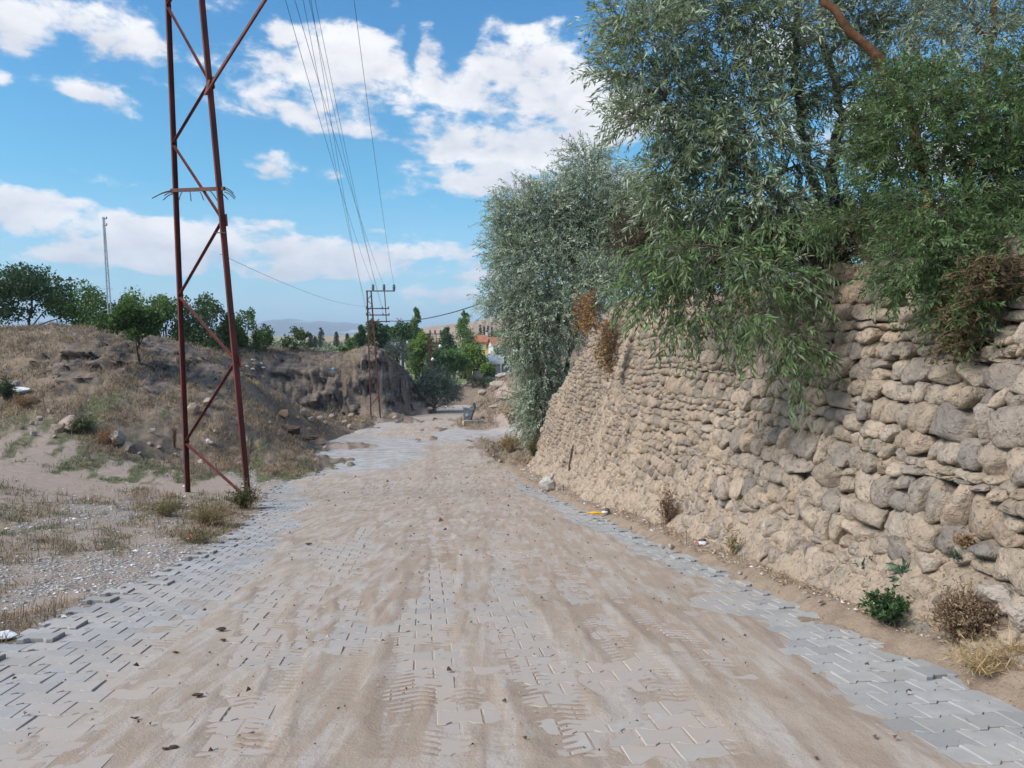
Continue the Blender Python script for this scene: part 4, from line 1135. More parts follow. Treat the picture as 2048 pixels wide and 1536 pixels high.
for i, (px, tp, w) in enumerate([(622, 668, 11), (642, 656, 13), (673, 664, 12), (630, 674, 9), (695, 668, 12), (710, 672, 10), (1010, 650, 9), (960, 650, 8), (968, 653, 7), (976, 651, 8), (984, 654, 7)]):
    crown_tree('poplar', px, 694, tp, 260 if px < 800 else 330, w, (.05, .08, .03), 'far off slender poplar standing on the open plain' if px < 800 else 'far off slender poplar on the slope above the orange roofed house', GP if px < 800 else 'poplars above the houses', 'poplar', .55, 260, 50 + i)
# far scrub and orchards on the plain
def far_scrub():
    g = np.random.default_rng(77)
    n = 900
    Y = g.uniform(150, 620, n); X = (g.uniform(-.55, .12, n)) * Y
    z = zbase(X, Y)
    per = 26
    r = g.uniform(1.0, 2.4, n)
    pos = np.repeat(np.stack([X, Y, z + r * .8], 1), per, 0) + rand_dirs(n * per, g) * np.repeat(r, per)[:, None] * np.array((1.3, 1.3, .9))
    c = np.repeat(vary((.075, .105, .038), n, g, .15, .4, (.13, .13, .05), .3), per, 0)
    ln = g.uniform(.7, 1.3, n * per)
    v, f, cl = leaf_quads(pos, rand_dirs(n * per, g), rand_dirs(n * per, g), ln, ln * .7, c)
    mesh_np('far_scrub', v, f, M_LEAFG, cols=cl, kind='stuff')
far_scrub()

# roadside shrubs
def shrub(name, px, py_base, wpx, hpx, col, label, seed, leaf_len=.14, leaf_w=.022, dens=60, alt=None, altp=.3, group=None, Y=None, tw=.5, mat=None, cat='shrub'):
    g = np.random.default_rng(seed)
    b = ghit(px, py_base) if Y is None else pix(px, py_base, Y)
    if Y is not None: b[2] = gz(b[0], b[1])
    Y = float(b[1]); w, h = wpx / F * Y, hpx / F * Y
    root = empty(name, b, label, cat, group)
    ells = [(np.array((x * w * .26, y * w * .2, h * z)), np.array((w * .22, w * .2, h * .26))) for x, y, z in ((-.9, 0, .35), (0, 0, .55), (.9, 0, .38), (.3, -.6, .3), (-.4, .6, .5), (.1, .3, .68))]
    (v, f, c), (s, m, e) = leafy(ells, dens, 12, tw, leaf_len, leaf_w, col, g, droop=.15, alt=alt, altp=altp, centre=np.zeros(3))
    k = v.reshape(-1, 4, 3)[:, :, 2].min(1) > -.05
    st = MB()
    for _ in range(14):
        q = ells[g.integers(0, 6)]; e_ = q[0] + rand_dirs(1, g)[0] * q[1] * .8
        e_[2] = abs(e_[2])
        st.tube(curve3(np.array((g.normal() * .04 * w, g.normal() * .04 * w, -.05)), np.array((e_[0] * .3, e_[1] * .3, e_[2] * .6)), e_, 5), np.linspace(.012 * h + .004, .003, 5), 4, cap=False)
    tv, tq = twig_tubes('t', s[::2], m[::2], e[::2], .006, None, None)
    st.add(tv, tq)
    st.build('stems', M_TWIG, root)
    mesh_np('foliage', v, f[k], mat or M_LEAF, root, cols=c)
    return root
shrub('roadside_shrub', 866, 812, 112, 88, (.045, .072, .055), 'large dark blue green shrub at the road edge before the bend', 201, .26, .035, 34, (.10, .135, .11), .25, Y=66, tw=.9)
shrub('roadside_shrub', 795, 770, 56, 46, (.085, .105, .08), 'grey green shrub growing against the end of the cliff', 202, .22, .035, 30, (.13, .155, .125), .4, Y=65.5, tw=.7)
shrub('roadside_shrub', 905, 800, 42, 48, (.085, .11, .08), 'grey green shrub right of the dark one at the bend', 203, .26, .04, 28, (.13, .155, .12), .35, Y=82, tw=.9)
shrub('roadside_bush', 945, 788, 26, 24, (.05, .06, .03), 'small dark bush on the stony slope above the bend', 204, .2, .05, 26, (.09, .09, .05), .3, Y=88)
shrub('roadside_bush', 967, 776, 30, 22, (.045, .065, .03), 'dark green bush in front of the heaped stone rubble', 205, .2, .05, 26, (.08, .10, .05), .3, Y=87)
shrub('roadside_bush', 958, 757, 26, 14, (.06, .06, .03), 'low brown green bush beside the grey roofed hut', 206, .2, .05, 26, (.09, .09, .05), .3, Y=92)
shrub('roadside_bush', 985, 757, 26, 16, (.05, .075, .03), 'low green bush right of the grey roofed hut door', 207, .2, .05, 26, (.09, .11, .05), .3, Y=91)

# ------------------------------------------------------------------ hills and air
def hill(name, crest, mat, y0, y1, seed, rough):
    """A range whose crest line stands y1 metres off; crest = (px, py) pairs."""
    xs = np.linspace(crest[0][0], crest[-1][0], 260)
    py = np.interp(xs, [c[0] for c in crest], [c[1] for c in crest])
    T = np.linspace(0, 1.5, 40)
    a = (xs - 1024) / F
    Yd = y0 + (y1 - y0) * T
    X = a[None] * Yd[:, None]
    top = CAM_H + (690 - py) / F * y1
    base = np.interp(y0, [110, 200, 400, 900, 3000, 12000], [-5.2, -6, -1.5, 9, 40, 120]) - 4
    prof = np.where(T <= 1, sstep(0, 1, T) ** .8, 1 - .6 * (T - 1) ** 1.5)
    Z = base + (top - base)[None] * prof[:, None]
    Yy = np.repeat(Yd[:, None], len(xs), 1)
    sc = 6.0 / (y1 - y0)
    Z = Z + rough * (y1 - y0) * .02 * fbm2(X * sc, Yy * sc * .6, 6, seed, .55) * prof[:, None]
    mesh_np(name, np.stack([X, Yy, Z], -1).reshape(-1, 3), grid_faces(40, 260), mat, smooth=True, kind='structure')
def hill_mat(name, cols, sc):
    n = NB(name); p = n.obj()
    f = n.noise(p, sc, 6, .6, (1, .35, 3)); g = n.noise(p, sc * 3.1, 5, .6, (1, .3, 1))
    c = n.mix(n.mr(f, .38, .58), cols[0], cols[1]); c = n.mix(n.mr(g, .55, .64), c, cols[2])
    n.color(c); return n.rough(1.)
hill('red_hills', [(600, 676), (700, 671), (780, 664), (830, 659), (900, 650), (960, 644), (1040, 632), (1150, 616), (1300, 600), (1700, 590), (2600, 600)],
     hill_mat('red_earth', ((.29, .19, .135), (.35, .25, .175), (.33, .31, .18)), .012), 420, 1000, 5, .25)
hill('blue_mountains', [(-1500, 650), (-600, 640), (0, 655), (300, 664), (480, 657), (540, 648), (588, 643), (650, 646), (700, 646), (760, 656), (820, 664), (1000, 668), (2400, 640)],
     hill_mat('mountain_rock', ((.12, .13, .13), (.19, .17, .15), (.45, .43, .40)), .0012), 3600, 6500, 9, 1.0)
def haze():
    m = bpy.data.materials.new('air'); m.use_nodes = True
    nt = m.node_tree; nt.nodes.remove(nt.nodes['Principled BSDF'])
    v = nt.nodes.new('ShaderNodeVolumePrincipled')
    v.inputs['Color'].default_value = (.62, .80, 1, 1); v.inputs['Density'].default_value = 1.9e-4
    nt.links.new(v.outputs[0], nt.nodes['Material Output'].inputs['Volume'])
    b = MB(); b.box((0, 7000, 145), (26000, 14400, 390)); b.build('haze', m, kind='stuff')
haze()

# ------------------------------------------------------------------ pylons, masts, wires
def ground_at(px, py): return ghit(px, py)
def near_pylon():
    bl, br = ghit(375, 984), ghit(500, 1006)
    Yl, Yr = float(bl[1]), float(br[1])
    o = (bl + br) / 2
    root = empty('rust_red_pylon', o, 'tall rust red lattice pylon standing beside the paved lane', 'pylon')
    def Lp(py): return pix(335 + 40 * py / 985, py, Yl)
    def Rp(py): return pix(405 + 95 * py / 1005, py, Yr)
    up = norm(np.cross(Rp(500) - Lp(500), np.array((0, 0, 1.))))
    def leg(p, q, s):
        m = MB()
        d = norm((Rp(500) - Lp(500)) * np.array((1, 1, 0)))
        m.bar(p - o, q - o, .014, .13, up=up)
        m.bar(p - o + d * .035 * s + up * .058, q - o + d * .035 * s + up * .058, .07, .012, up=up)
        m.bar(p - o + d * .035 * s - up * .058, q - o + d * .035 * s - up * .058, .07, .012, up=up)
        m.build('leg', M_RUST, root)
    leg(bl + (0, 0, -.3), Lp(-190), 1); leg(br + (0, 0, -.3), Rp(-190), -1)
    zig = [('r', 1000), ('l', 885), ('r', 722), ('l', 592), ('r', 440), ('l', 288), ('r', 165), ('l', 12), ('r', -90), ('l', -185)]
    for (a, ya), (b, yb) in zip(zig[:-1], zig[1:]):
        A = (Rp if a == 'r' else Lp)(ya); B = (Rp if b == 'r' else Lp)(yb)
        m = MB()
        m.bar(A - o, B - o, .07, .012, up=up); m.bar(A - o + up * .03, B - o + up * .03, .012, .06, up=up)
        m.build('brace', M_RUST, root)
    for f, y in ((Lp, 288), (Lp, 592), (Lp, 885), (Rp, 165), (Rp, 440), (Rp, 722)):
        m = MB(); m.bar(f(y - 12) - o - up * .066, f(y + 12) - o - up * .066, .15, .012, up=up); m.build('gusset_plate', M_RUST, root)
    m = MB(); m.bar(pix(411, 188, Yr - .12) - o, pix(600, -110, Yr - .1) - o, .10, .05, up=up); m.build('arm_strut', M_RUST, root)
    m = MB(); m.bar(pix(419, 160, Yr - .09) - o, pix(411, 190, Yr - .09) - o, .13, .03, up=up); m.build('strut_bracket', M_RUST, root)
    # cross arms above
    arms = {}
    for k, (py, x0, x1) in enumerate(((-112, 300, 720), (-50, 330, 640))):
        m = MB(); m.bar(pix(x0, py, Yr - .14) - o, pix(x1, py, Yr - .14) - o, .09, .09, up=(0, 0, 1)); m.build('cross_arm', M_RUST, root)
    # climbing guard: a bar with bent spikes
    g = MB()
    a, b = pix(342, 381, Yl - .09), pix(449, 377, Yr - .09)
    g.bar(a - o, b - o, .05, .09, up=(0, 0, 1))
    for x, y, x2, y2, dep in ((342, 383, 304, 397, .0), (346, 386, 329, 391, .3), (345, 388, 327, 400, -.3), (364, 385, 358, 400, -.2), (380, 384, 382, 402, -.25), (400, 384, 407, 400, -.2), (420, 382, 434, 401, .1), (436, 382, 456, 399, .2), (449, 376, 467, 387, .0), (450, 379, 471, 395, .15), (449, 384, 469, 398, -.2), (345, 381, 310, 394, -.15)):
        p = pix(x, y, Yr - .09); q = pix(x2, y2, Yr - .09 + dep); h = (p + q) / 2 + (0, 0, .06)
        g.tube(curve3(p, h, q, 5) - o, .012, 5)
    g.build('climbing_guard', M_RUST2, root)
    m = MB(); m.bar(pix(431, 465.5, Yr - .10) - o, pix(452, 465.5, Yr - .10) - o, .14, .008, up=up * 0 + np.array((0, 0, 1.))); 
    pl = m.build('number_plate', M_PLATE, root)
    return root, o, Yr
PYL, PYL_O, PYL_Y = near_pylon()
def insulator(parent, p, o, h, mat, r=.05):
    m = MB(); m.lathe(np.asarray(p) - o, [(.01, -.06), (r * .35, -.05), (r * .4, 0), (r, h * .2), (r * .45, h * .32), (r, h * .5), (r * .45, h * .62), (r * .8, h * .8), (r * .35, h), (.005, h * 1.02)], 10)
    m.build('insulator', mat, parent, smooth=True)
top_pts = [(531, -118), (549, -118), (690, -118)]
for x, y in top_pts: insulator(PYL, pix(x, y, PYL_Y - .14), PYL_O, .3, M_PORC, .08)
for x in (594, 604, 611, 617): insulator(PYL, pix(x, -56, PYL_Y - .14), PYL_O, .12, M_PORC, .04)

def far_pylon():
    Y = 56.5
    b = pix(751, 822, Y); b[2] = gz(b[0], b[1])
    root = empty('rusty_pylon', b, 'rusty lattice pylon with square cross arm frame at the foot of the cliff', 'pylon')
    P = lambda x, y, dy=0: pix(x, y, Y + dy) - b
    l0, r0 = P(742, 822), P(761, 824); l0[2] = r0[2] = -.2
    for p, q, mt in ((l0, P(734, 581), M_RUST2), (r0, P(742, 581), M_RUST2)):
        m = MB(); m.bar(p, q, .10, .07); m.build('leg', mt, root)
    zl = lambda y: P(734 + 8 * (y - 581) / 241, y); zr_ = lambda y: P(742 + 19 * (y - 581) / 241, y)
    ys = [812, 790, 772, 752, 734, 716, 700, 684, 670, 657, 646, 634, 622, 610, 600, 590]
    for i in range(len(ys) - 1):
        f, g = (zl, zr_) if i % 2 == 0 else (zr_, zl)
        m = MB(); m.bar(f(ys[i]), g(ys[i + 1]), .05, .03); m.build('brace', M_RUST2, root)
    for (x0, x1, y) in ((732, 790, 582), (733, 778, 617), (733, 779, 630), (734, 780, 643)):
        m = MB(); m.bar(P(x0, y, -.06), P(x1, y, -.06), .08, .08, up=(0, 0, 1)); m.build('cross_arm', M_RUST2, root)
    m = MB(); m.bar(P(769, 582, -.12), P(773, 645, -.12), .06, .06); m.build('hanger', M_RUST2, root)
    for x in (746, 768, 788): insulator(root, pix(x, 580, Y - .06), b, .42, M_PORC, .14)
    for x, y in ((733, 617), (777, 617), (733, 630), (778, 630), (765, 617), (766, 630)): insulator(root, pix(x, y, Y - .06), b, .16, M_PORC, .06)
    return Y
FPY = far_pylon()

def wire(a, b, sag, rad, name, label, cat, group=None, mat=M_WIRE):
    t = np.linspace(0, 1, 28)[:, None]
    P = a + (b - a) * t; P[:, 2] -= sag * 4 * (t[:, 0] * (1 - t[:, 0]))
    m = MB(); m.tube(P, rad, 5); return m.build(name, mat, None, smooth=True, origin=a, label=label, cat=cat, group=group)
GW = 'power wires between the two pylons'
LW = 'thin power wire strung between the tall near pylon and the far rusty pylon'
ends = [((531, -118), .3, (746, 571)), ((549, -118), .3, (768, 571)), ((690, -118), .3, (788, 571))]
for (x, y), h, q in ends:
    wire(pix(x, y, PYL_Y - .14) + (0, 0, h), pix(*q, FPY - .06), .55, .008, 'power_wire', LW, 'wire', GW)
for x, q in ((594, (733, 614)), (604, (765, 614)), (611, (733, 627)), (617, (766, 627))):
    wire(pix(x, -56, PYL_Y - .14) + (0, 0, .12), pix(*q, FPY - .06), .5, .0065, 'power_wire', LW, 'wire', GW)
wire(pix(440, 508, PYL_Y), pix(734, 612, FPY), .35, .006, 'service_wire', 'faint thin wire sloping down from the rust red pylon across open sky', 'wire')
wire(pix(779, 642, FPY), pix(1075, 560, 31), .5, .030, 'service_cable', 'thick black cable rising from the far rusty pylon into the silver bush', 'cable')

def grey_mast():
    q = pix(222, 660, 50); q[2] = gz(q[0], q[1]) - .1
    root = empty('grey_mast', q, 'thin galvanised lattice mast rising above the trees on the left bank', 'mast')
    t = pix(207, 434, 50) - q
    for s in (-1, 1):
        m = MB(); m.bar(np.array((s * .12, 0, 0)), t + np.array((s * .035, 0, 0)), .065, .065); m.build('leg', M_GALV, root)
    m = MB()
    for i in range(16):
        a, b = i / 16, (i + 1) / 16; s = 1 if i % 2 else -1
        m.bar(t * a + np.array((s * (.12 - .08 * a), 0, 0)), t * b + np.array((-s * (.12 - .08 * b), 0, 0)), .012, .012)
    m.build('lattice', M_GALV, root)
    m = MB(); m.bar(t * .40 + np.array((-.32, 0, 0)), t * .40 + np.array((.32, 0, 0)), .03, .03, up=(0, 0, 1)); m.build('climbing_guard', M_GALV, root)
    for f, w in ((.985, .2), (.93, .18)):
        m = MB(); m.bar(t * f + np.array((-.1, 0, 0)), t * f + np.array((w, 0, 0)), .05, .05, up=(0, 0, 1))
        m.bar(t * f + np.array((w, 0, 0)), t * f + np.array((w, 0, .14)), .05, .05); m.build('bracket', M_PORC, root)
grey_mast()
def insulator_pole():
    Y = 84
    b = pix(803, 760, Y); b[2] = gz(b[0], b[1])
    root = empty('utility_pole', b, 'grey pole with a white insulator cross arm before the dark village trees', 'utility pole')
    P = lambda x, y: pix(x, y, Y) - b
    tp = P(802, 690)
    m = MB(); m.tube([(0, 0, -.2), tp], [.16, .10], 8); m.build('pole', M_GALV, root, smooth=True)
    m = MB(); m.bar(P(783, 692), P(820, 688), .10, .10, up=(0, 0, 1)); m.build('cross_arm', M_GALV, root)
    for x in (785, 791, 797, 815): insulator(root, pix(x, 691.5 - (x - 783) * .1, Y), b, .34, M_WHITEPORC, .16)
insulator_pole()
def lattice_mast():
    Y = 86
    b = pix(866, 756, Y); b[2] = gz(b[0], b[1])
    root = empty('lattice_mast', b, 'rusty lattice mast with stacked cross arms and white lamps among village trees', 'mast')
    P = lambda x, y, d=0: pix(x, y, Y + d) - b
    for x0, x1 in ((862, 855), (870, 859)):
        a = P(x0, 756); a[2] = -.2
        m = MB(); m.bar(a, P(x1 + (0 if x0 == 862 else 0), 668), .13, .10); m.build('leg', M_RUST2, root)
    m = MB(); m.bar(P(872, 668), P(873, 700), .09, .09); m.build('hanger', M_RUST2, root)
    for y, x0, x1 in ((668, 853, 883), (686, 854, 880), (693, 854, 880), (700, 855, 880)):
        m = MB(); m.bar(P(x0, y), P(x1, y), .10, .10, up=(0, 0, 1)); m.build('cross_arm', M_RUST2, root)
    for i in range(9):
        y0, y1 = 750 - i * 9, 741 - i * 9
        xa = lambda y, s: (855 + 7 * (y - 668) / 88) if s else (859 + 11 * (y - 668) / 88)
        m = MB(); m.bar(P(xa(y0, i % 2), y0), P(xa(y1, (i + 1) % 2), y1), .06, .05); m.build('brace', M_RUST2, root)
    for x in (860, 870, 881): insulator(root, pix(x, 667, Y), b, .4, M_PORC, .15)
    for x, y in ((881, 692), (866, 718)):
        m = MB(); m.tube([P(x - 3, y + 3), P(x, y), P(x + 1.5, y - 1)], [.10, .22, .14], 8); m.build('lamp_head', M_WHITEPORC, root, smooth=True)
lattice_mast()

# ------------------------------------------------------------------ houses
def tile_mat(name, a, b):
    n = NB(name); p = n.loc()
    w = n.N.new('ShaderNodeTexWave'); w.inputs['Scale'].default_value = 3.2; w.inputs['Distortion'].default_value = .4; n.lk(p, w.inputs[0])
    f = n.noise(p, 2.2, 5); c = n.mix(n.mr(f, .35, .65), a, b); n.color(c); n.bump(w.outputs['Fac'], .05); return n.rough(.85)
M_TILE = tile_mat('clay_tile', (.50, .21, .11), (.38, .15, .085))
M_TILE2 = tile_mat('faded_tile', (.42, .24, .18), (.33, .18, .14))
M_SHEET = tile_mat('grey_sheet', (.33, .38, .43), (.26, .30, .35))
M_PLASTER = simple('white_plaster', (.58, .55, .51), (.47, .44, .40), 2, .9)
M_YELLOW = simple('yellow_plaster', (.66, .48, .20), (.55, .40, .18), 2, .9)
M_GLASS = simple('dark_window', (.03, .035, .045), (.05, .055, .07), 4, .15)
M_DOOR = simple('dark_door', (.06, .06, .075), (.04, .04, .05), 4, .6)
def house(c, w, d, h, rh, yaw, wall, roof, label, name, gable=True, over=.4, windows=(), door=None):
    """Rectangular house: long axis x; gabled or hipped roof."""
    root = empty(name, c, label, 'house', rz=yaw)
    m = MB(); m.box((0, 0, h / 2 - .4), (w, d, h + .8))
    wl = m.build('wall', wall, root)
    if gable:
        m = MB(); x = w / 2; y = d / 2
        m.add([(-x, -y, h), (x, -y, h), (x, y, h), (-x, y, h), (-x, 0, h + rh - .1), (x, 0, h + rh - .1)], [(0, 1, 2, 3)], [(0, 3, 4), (1, 5, 2)]); m.build('gable', wall, root)
    m = MB(); x, y = w / 2 + over, d / 2 + over; ridge = x if gable else max(.2, x - y * .9)
    e = h - .05; t = .16
    V = []
    for zz in (0, t): V += [(-x, -y, e + zz), (x, -y, e + zz), (x, y, e + zz), (-x, y, e + zz), (-ridge, 0, h + rh + zz), (ridge, 0, h + rh + zz)]
    q = [(6, 7, 11, 10), (8, 9, 10, 11), (0, 4, 5, 1), (2, 5, 4, 3), (0, 1, 7, 6), (2, 3, 9, 8)]
    tr = []
    if gable: q += [(1, 5, 11, 7), (5, 2, 8, 11), (0, 6, 10, 4), (4, 10, 9, 3)]
    else: q += [(1, 2, 8, 7), (3, 0, 6, 9)]; tr = [(7, 8, 11), (9, 6, 10), (1, 5, 2), (3, 4, 0)]
    m.add(V, q, tr); rf = m.build('roof', roof, root)
    m = MB(); m.box((w * .2, d * .1, h + rh + .25), (.6, .6, 1.0)); m.build('chimney', M_PLASTER, rf)
    for (wx, wz, ww, wh) in windows:
        m = MB(); m.box((wx, -d / 2 - .03, wz), (ww, .06, wh)); f = m.build('window', M_GLASS, root)
        m = MB()
        for sx in (-1, 1): m.box((wx + sx * (ww / 2 + .04), -d / 2 - .05, wz), (.08, .1, wh + .16))
        for sz in (-1, 1): m.box((wx, -d / 2 - .05, wz + sz * (wh / 2 + .04)), (ww, .1, .08))
        m.build('frame', M_PLASTER, f)
    if door:
        wx, ww, wh = door
        m = MB(); m.box((wx, -d / 2 - .04, wh / 2), (ww, .08, wh)); m.build('door', M_DOOR, root)
    return root
c = pix(962, 703, 165); house(c, 6.2, 5, 2.0, 1.5, R(-6), M_YELLOW, M_TILE, 'orange roofed house with yellow walls half hidden by village trees', 'village_house', gable=False, windows=((-1.9, 1.1, .8, .9), (0, 1.1, .8, .9), (1.9, 1.1, .8, .9)))
c = pix(1003, 712, 150); house(c, 4.4, 4.4, 2.1, 1.5, R(14), M_PLASTER, M_TILE, 'small white house with a pinkish orange roof below the larger orange roof', 'village_house', windows=((-1.2, 1.2, .6, .8), (1., 1.2, .6, .8)))
def hut():
    c = pix(974, 753, 110); zb_ = c[2]
    root = house(c, 4.2, 4.5, 2.0, 1.0, R(4), M_PLASTER, M_SHEET, 'white hut with a grey sheet roof and dark porch at the bend', 'village_hut', over=.3, windows=((-1.6, 1.2, .4, .5),), door=(.2, 1.7, 1.7))
    m = MB(); m.box((-.1, -2.75, 2.02), (4.6, .12, .30)); m.build('fascia', M_PLASTER, root)
    for x in (-1.3, 1.9):
        m = MB(); m.box((x, -2.7, .85), (.22, .22, 2.05)); m.build('porch_post', M_PLASTER, root)
    m = MB(); m.box((-2.5, -.6, 2.35), (1.6, 3.2, .14), np.array(((.93, 0, -.36), (0, 1, 0), (.36, 0, .93)))); m.build('side_roof', M_TILE2, root)
    m = MB(); m.box((3.4, .6, .75), (2.4, 3.4, 2.3)); m.build('annex', M_SHEET, root)
hut()
c = pix(888, 657, 640); 
def shed():
    root = empty('white_shed', c, 'long low white building far off on the red hillside', 'building')
    m = MB(); m.box((0, 0, .7), (5.8, 5, 2.6)); m.build('wall', M_PLASTER, root)
    m = MB(); m.box((0, 0, 2.15), (6.2, 5.4, .28)); m.build('roof', M_PLASTER, root)
shed()

# ------------------------------------------------------------------ rubbish container
def container():
    b = ghit(936, 842); z0 = b[2]
    root = empty('waste_container', b,  'dented grey waste container with open lid standing beside the lane', 'bin', rz=R(-12))
    k = 1.0
    tilt = R(7)
    def rt(v):
        v = np.asarray(v, float); x = v[:, 0] * math.cos(tilt) + v[:, 2] * math.sin(tilt); z = -v[:, 0] * math.sin(tilt) + v[:, 2] * math.cos(tilt)
        return np.stack([x, v[:, 1], z + .06], 1)
    M1 = simple('bin_grey', (.17, .21, .23), (.10, .125, .14), 5, .55, .2)
    # tapered tub, open at the top
    prof = [(.34, .30, .10), (.38, .34, .35), (.46, .40, .80), (.52, .46, 1.12), (.56, .50, 1.13), (.56, .50, 1.20), (.50, .44, 1.19), (.36, .32, .2)]
    V = []
    for (x, y, z) in prof: V += [(-x, -y, z), (x, -y, z), (x, y, z), (-x, y, z)]
    i = np.arange(len(V)).reshape(-1, 4); j = np.roll(i, -1, 1)
    q = list(np.stack([i[:-1], j[:-1], j[1:], i[1:]], -1).reshape(-1, 4)) + [(3, 2, 1, 0), tuple(i[-1])]
    m = MB(); m.add(rt(V), q); m.build('body', M1, root)
    m = MB()
    a = np.linspace(0, 1, 7)
    L = [(.56 + .10 * math.sin(t * 1.4) - .28 * t, 0, 1.2 + .62 * t + .05 * math.sin(t * 3)) for t in a]
    V = [(p[0], s * .5, p[2]) for p in L for s in (-1, 1)] + [(p[0] + .05, s * .5, p[2] + .02) for p in L for s in (-1, 1)]
    f = []
    for r_ in range(6):
        p = r_ * 2; f += [(p, p + 1, p + 3, p + 2), (14 + p, 16 + p, 17 + p, 15 + p), (p, p + 2, 16 + p, 14 + p), (p + 1, 15 + p, 17 + p, p + 3)]
    f += [(0, 14, 15, 1), (12, 13, 27, 26)]
    m.add(rt(V), f); m.build('lid', M1, root)
    for s in (-1, 1):
        for t in (-1, 1):
            m = MB(); m.tube(rt([(s * .28, t * .30 - .03, .07), (s * .28, t * .30 + .03, .07)]), .07, 10); m.build('wheel', M_DOOR, root)
    for s in (-1, 1):
        m = MB(); m.tube(rt([(s * .50, 0, .98), (s * .66, 0, .98)]), .035, 8); m.build('lifting_pin', M1, root)
    root.scale = (.72,) * 3
    m = MB(); m.box((-.02, -.40, .62), (.34, .03, .30)); m.build('front_panel', M_GALV, root)
    return b
BIN = container()
def slab():
    b = ghit(950, 846)
    m = MB(); m.bar(pix(926, 846, b[1] - .3) * (1, 1, 0), pix(967, 841, b[1] + .5) * (1, 1, 0), .22, .3, up=(0, 0, 1))
    o = m.build('kerb_slab', M_ROCK, None, label='pale concrete slab lying in the grass at the foot of the container', cat='slab')
    o.location = (0, 0, gz(b[0], b[1]) + .02)
slab()

# ------------------------------------------------------------------ stones
def rock_mesh(seed, amp=.35, sub=4, flat=.75):
    import bmesh
    bm = bmesh.new(); bmesh.ops.create_icosphere(bm, subdivisions=sub, radius=1.0)
    v = np.array([p.co[:] for p in bm.verts]); f = np.array([[q.index for q in p.verts] for p in bm.faces]); bm.free()
    d = 1 + amp * fbm3(v * 1.3 + seed * 5.1, 4, seed) + .22 * amp * fbm3(v * 5 + seed, 3, seed + 5)
    v = v * d[:, None]
    g = np.random.default_rng(seed)
    for _ in range(9):      # broken faces
        nrm = rand_dirs(1, g)[0]; lim = g.uniform(.55, .85)
        k = v @ nrm; over = np.clip(k - lim, 0, None); v = v - nrm * (over * .85)[:, None]
    v = v + .03 * v * fbm3(v * 9, 3, seed + 9)[:, None]
    v[:, 2] *= flat
    return v, f
M_ROCKDULL = rock_mat('dull_stone', (.31, .265, .22), (.39, .335, .28), (.19, .165, .14))
def rock(px, py, wpx, hpx, label, mat=M_ROCK, seed=0, group=None, name='boulder', cat='rock', sink=.25, Y=None):
    b = ghit(px, py) if Y is None else np.array(pix(px, py, Y))
    Y = float(b[1]); w, h = wpx / F * Y / 2, hpx / F * Y / 2
    v, f = rock_mesh(seed, .55, 4 if wpx > 24 else 3, 1.0)
    v = v * np.array((w, (w + h) * .5, h)); v[:, 2] += h * (1 - sink)
    o = mesh_np(name, v, f, mat, smooth=False, label=label, cat=cat, group=group)
    o.location = tuple(b); return o
rock(2012, 1240, 110, 85, 'large pale boulder above the tangle of dry brush at the wall foot', M_ROCKDULL, 3, sink=.05, Y=5.25)
rock(2050, 1275, 80, 80, 'pale rounded boulder half cut off below the larger one', M_ROCKDULL, 8, sink=.05, Y=5.0)
rock(140, 862, 51, 37, 'broken pinkish rubble block, largest on the left bank', M_ROCKPINK, 11)
rock(118, 866, 25, 19, 'rough rubble lump at the left of the largest bank block', M_ROCKPINK, 12)
rock(168, 858, 21, 24, 'pale stone leaning against the right of the largest bank block', M_ROCKDULL, 13)
rock(80, 842, 13, 11, 'single white stone left of the largest bank block', M_ROCKDULL, 14)
rock(58, 805, 33, 18, 'pinkish stone at the top left of the bank behind the white plastic', M_ROCKPINK, 15)
rock(30, 775, 18, 16, 'grey stone at the left above the white plastic', M_ROCKDULL, 16)
rock(236, 895, 36, 34, 'pale grey rubble stone at the bank foot left of the pylon', M_ROCKDULL, 17)
rock(258, 905, 28, 27, 'dark rubble stone beside the pale one at the bank foot', rock_mat('dark_rubble', (.16, .135, .115), (.22, .18, .15), (.1, .09, .08)), 18)
rock(304, 866, 16, 11, 'flat grey stone on the slope left of the broom weed', M_ROCKDULL, 19)
rock(388, 830, 25, 27, 'upright grey block between the legs of the near pylon', M_ROCKPINK, 20)
rock(416, 812, 21, 19, 'buff stone on the slope right of the upright block', M_ROCKDULL, 21)
rock(402, 928, 13, 11, 'pale round stone in the grass between the pylon legs', M_ROCKDULL, 22)
rock(567, 836, 25, 19, 'orange brown rubble block at the foot of the bank', rock_mat('orange_rubble', (.36, .21, .12), (.42, .27, .17), (.2, .13, .09)), 23)
rock(606, 834, 12, 18, 'upright white stone on the verge below the cliff', M_ROCKDULL, 24)
rock(665, 838, 15, 11, 'pale verge boulder nearest the far pylon', M_ROCKDULL, 25)
rock(582, 868, 49, 24, 'dark brown mound of dug earth at the road edge', rock_mat('dug_earth', (.085, .055, .045), (.12, .08, .06), (.05, .035, .03)), 29, name='earth_mound', cat='earth mound')
rock(612, 880, 57, 11, 'dark brown spill of earth reaching onto the road edge', rock_mat('spilt_earth', (.08, .055, .045), (.11, .075, .06), (.05, .035, .03)), 30, name='earth_mound', cat='earth mound')
G_R = 'small pale stones scattered on the verge'
LR = 'small pale stone lying among grass on the left verge'
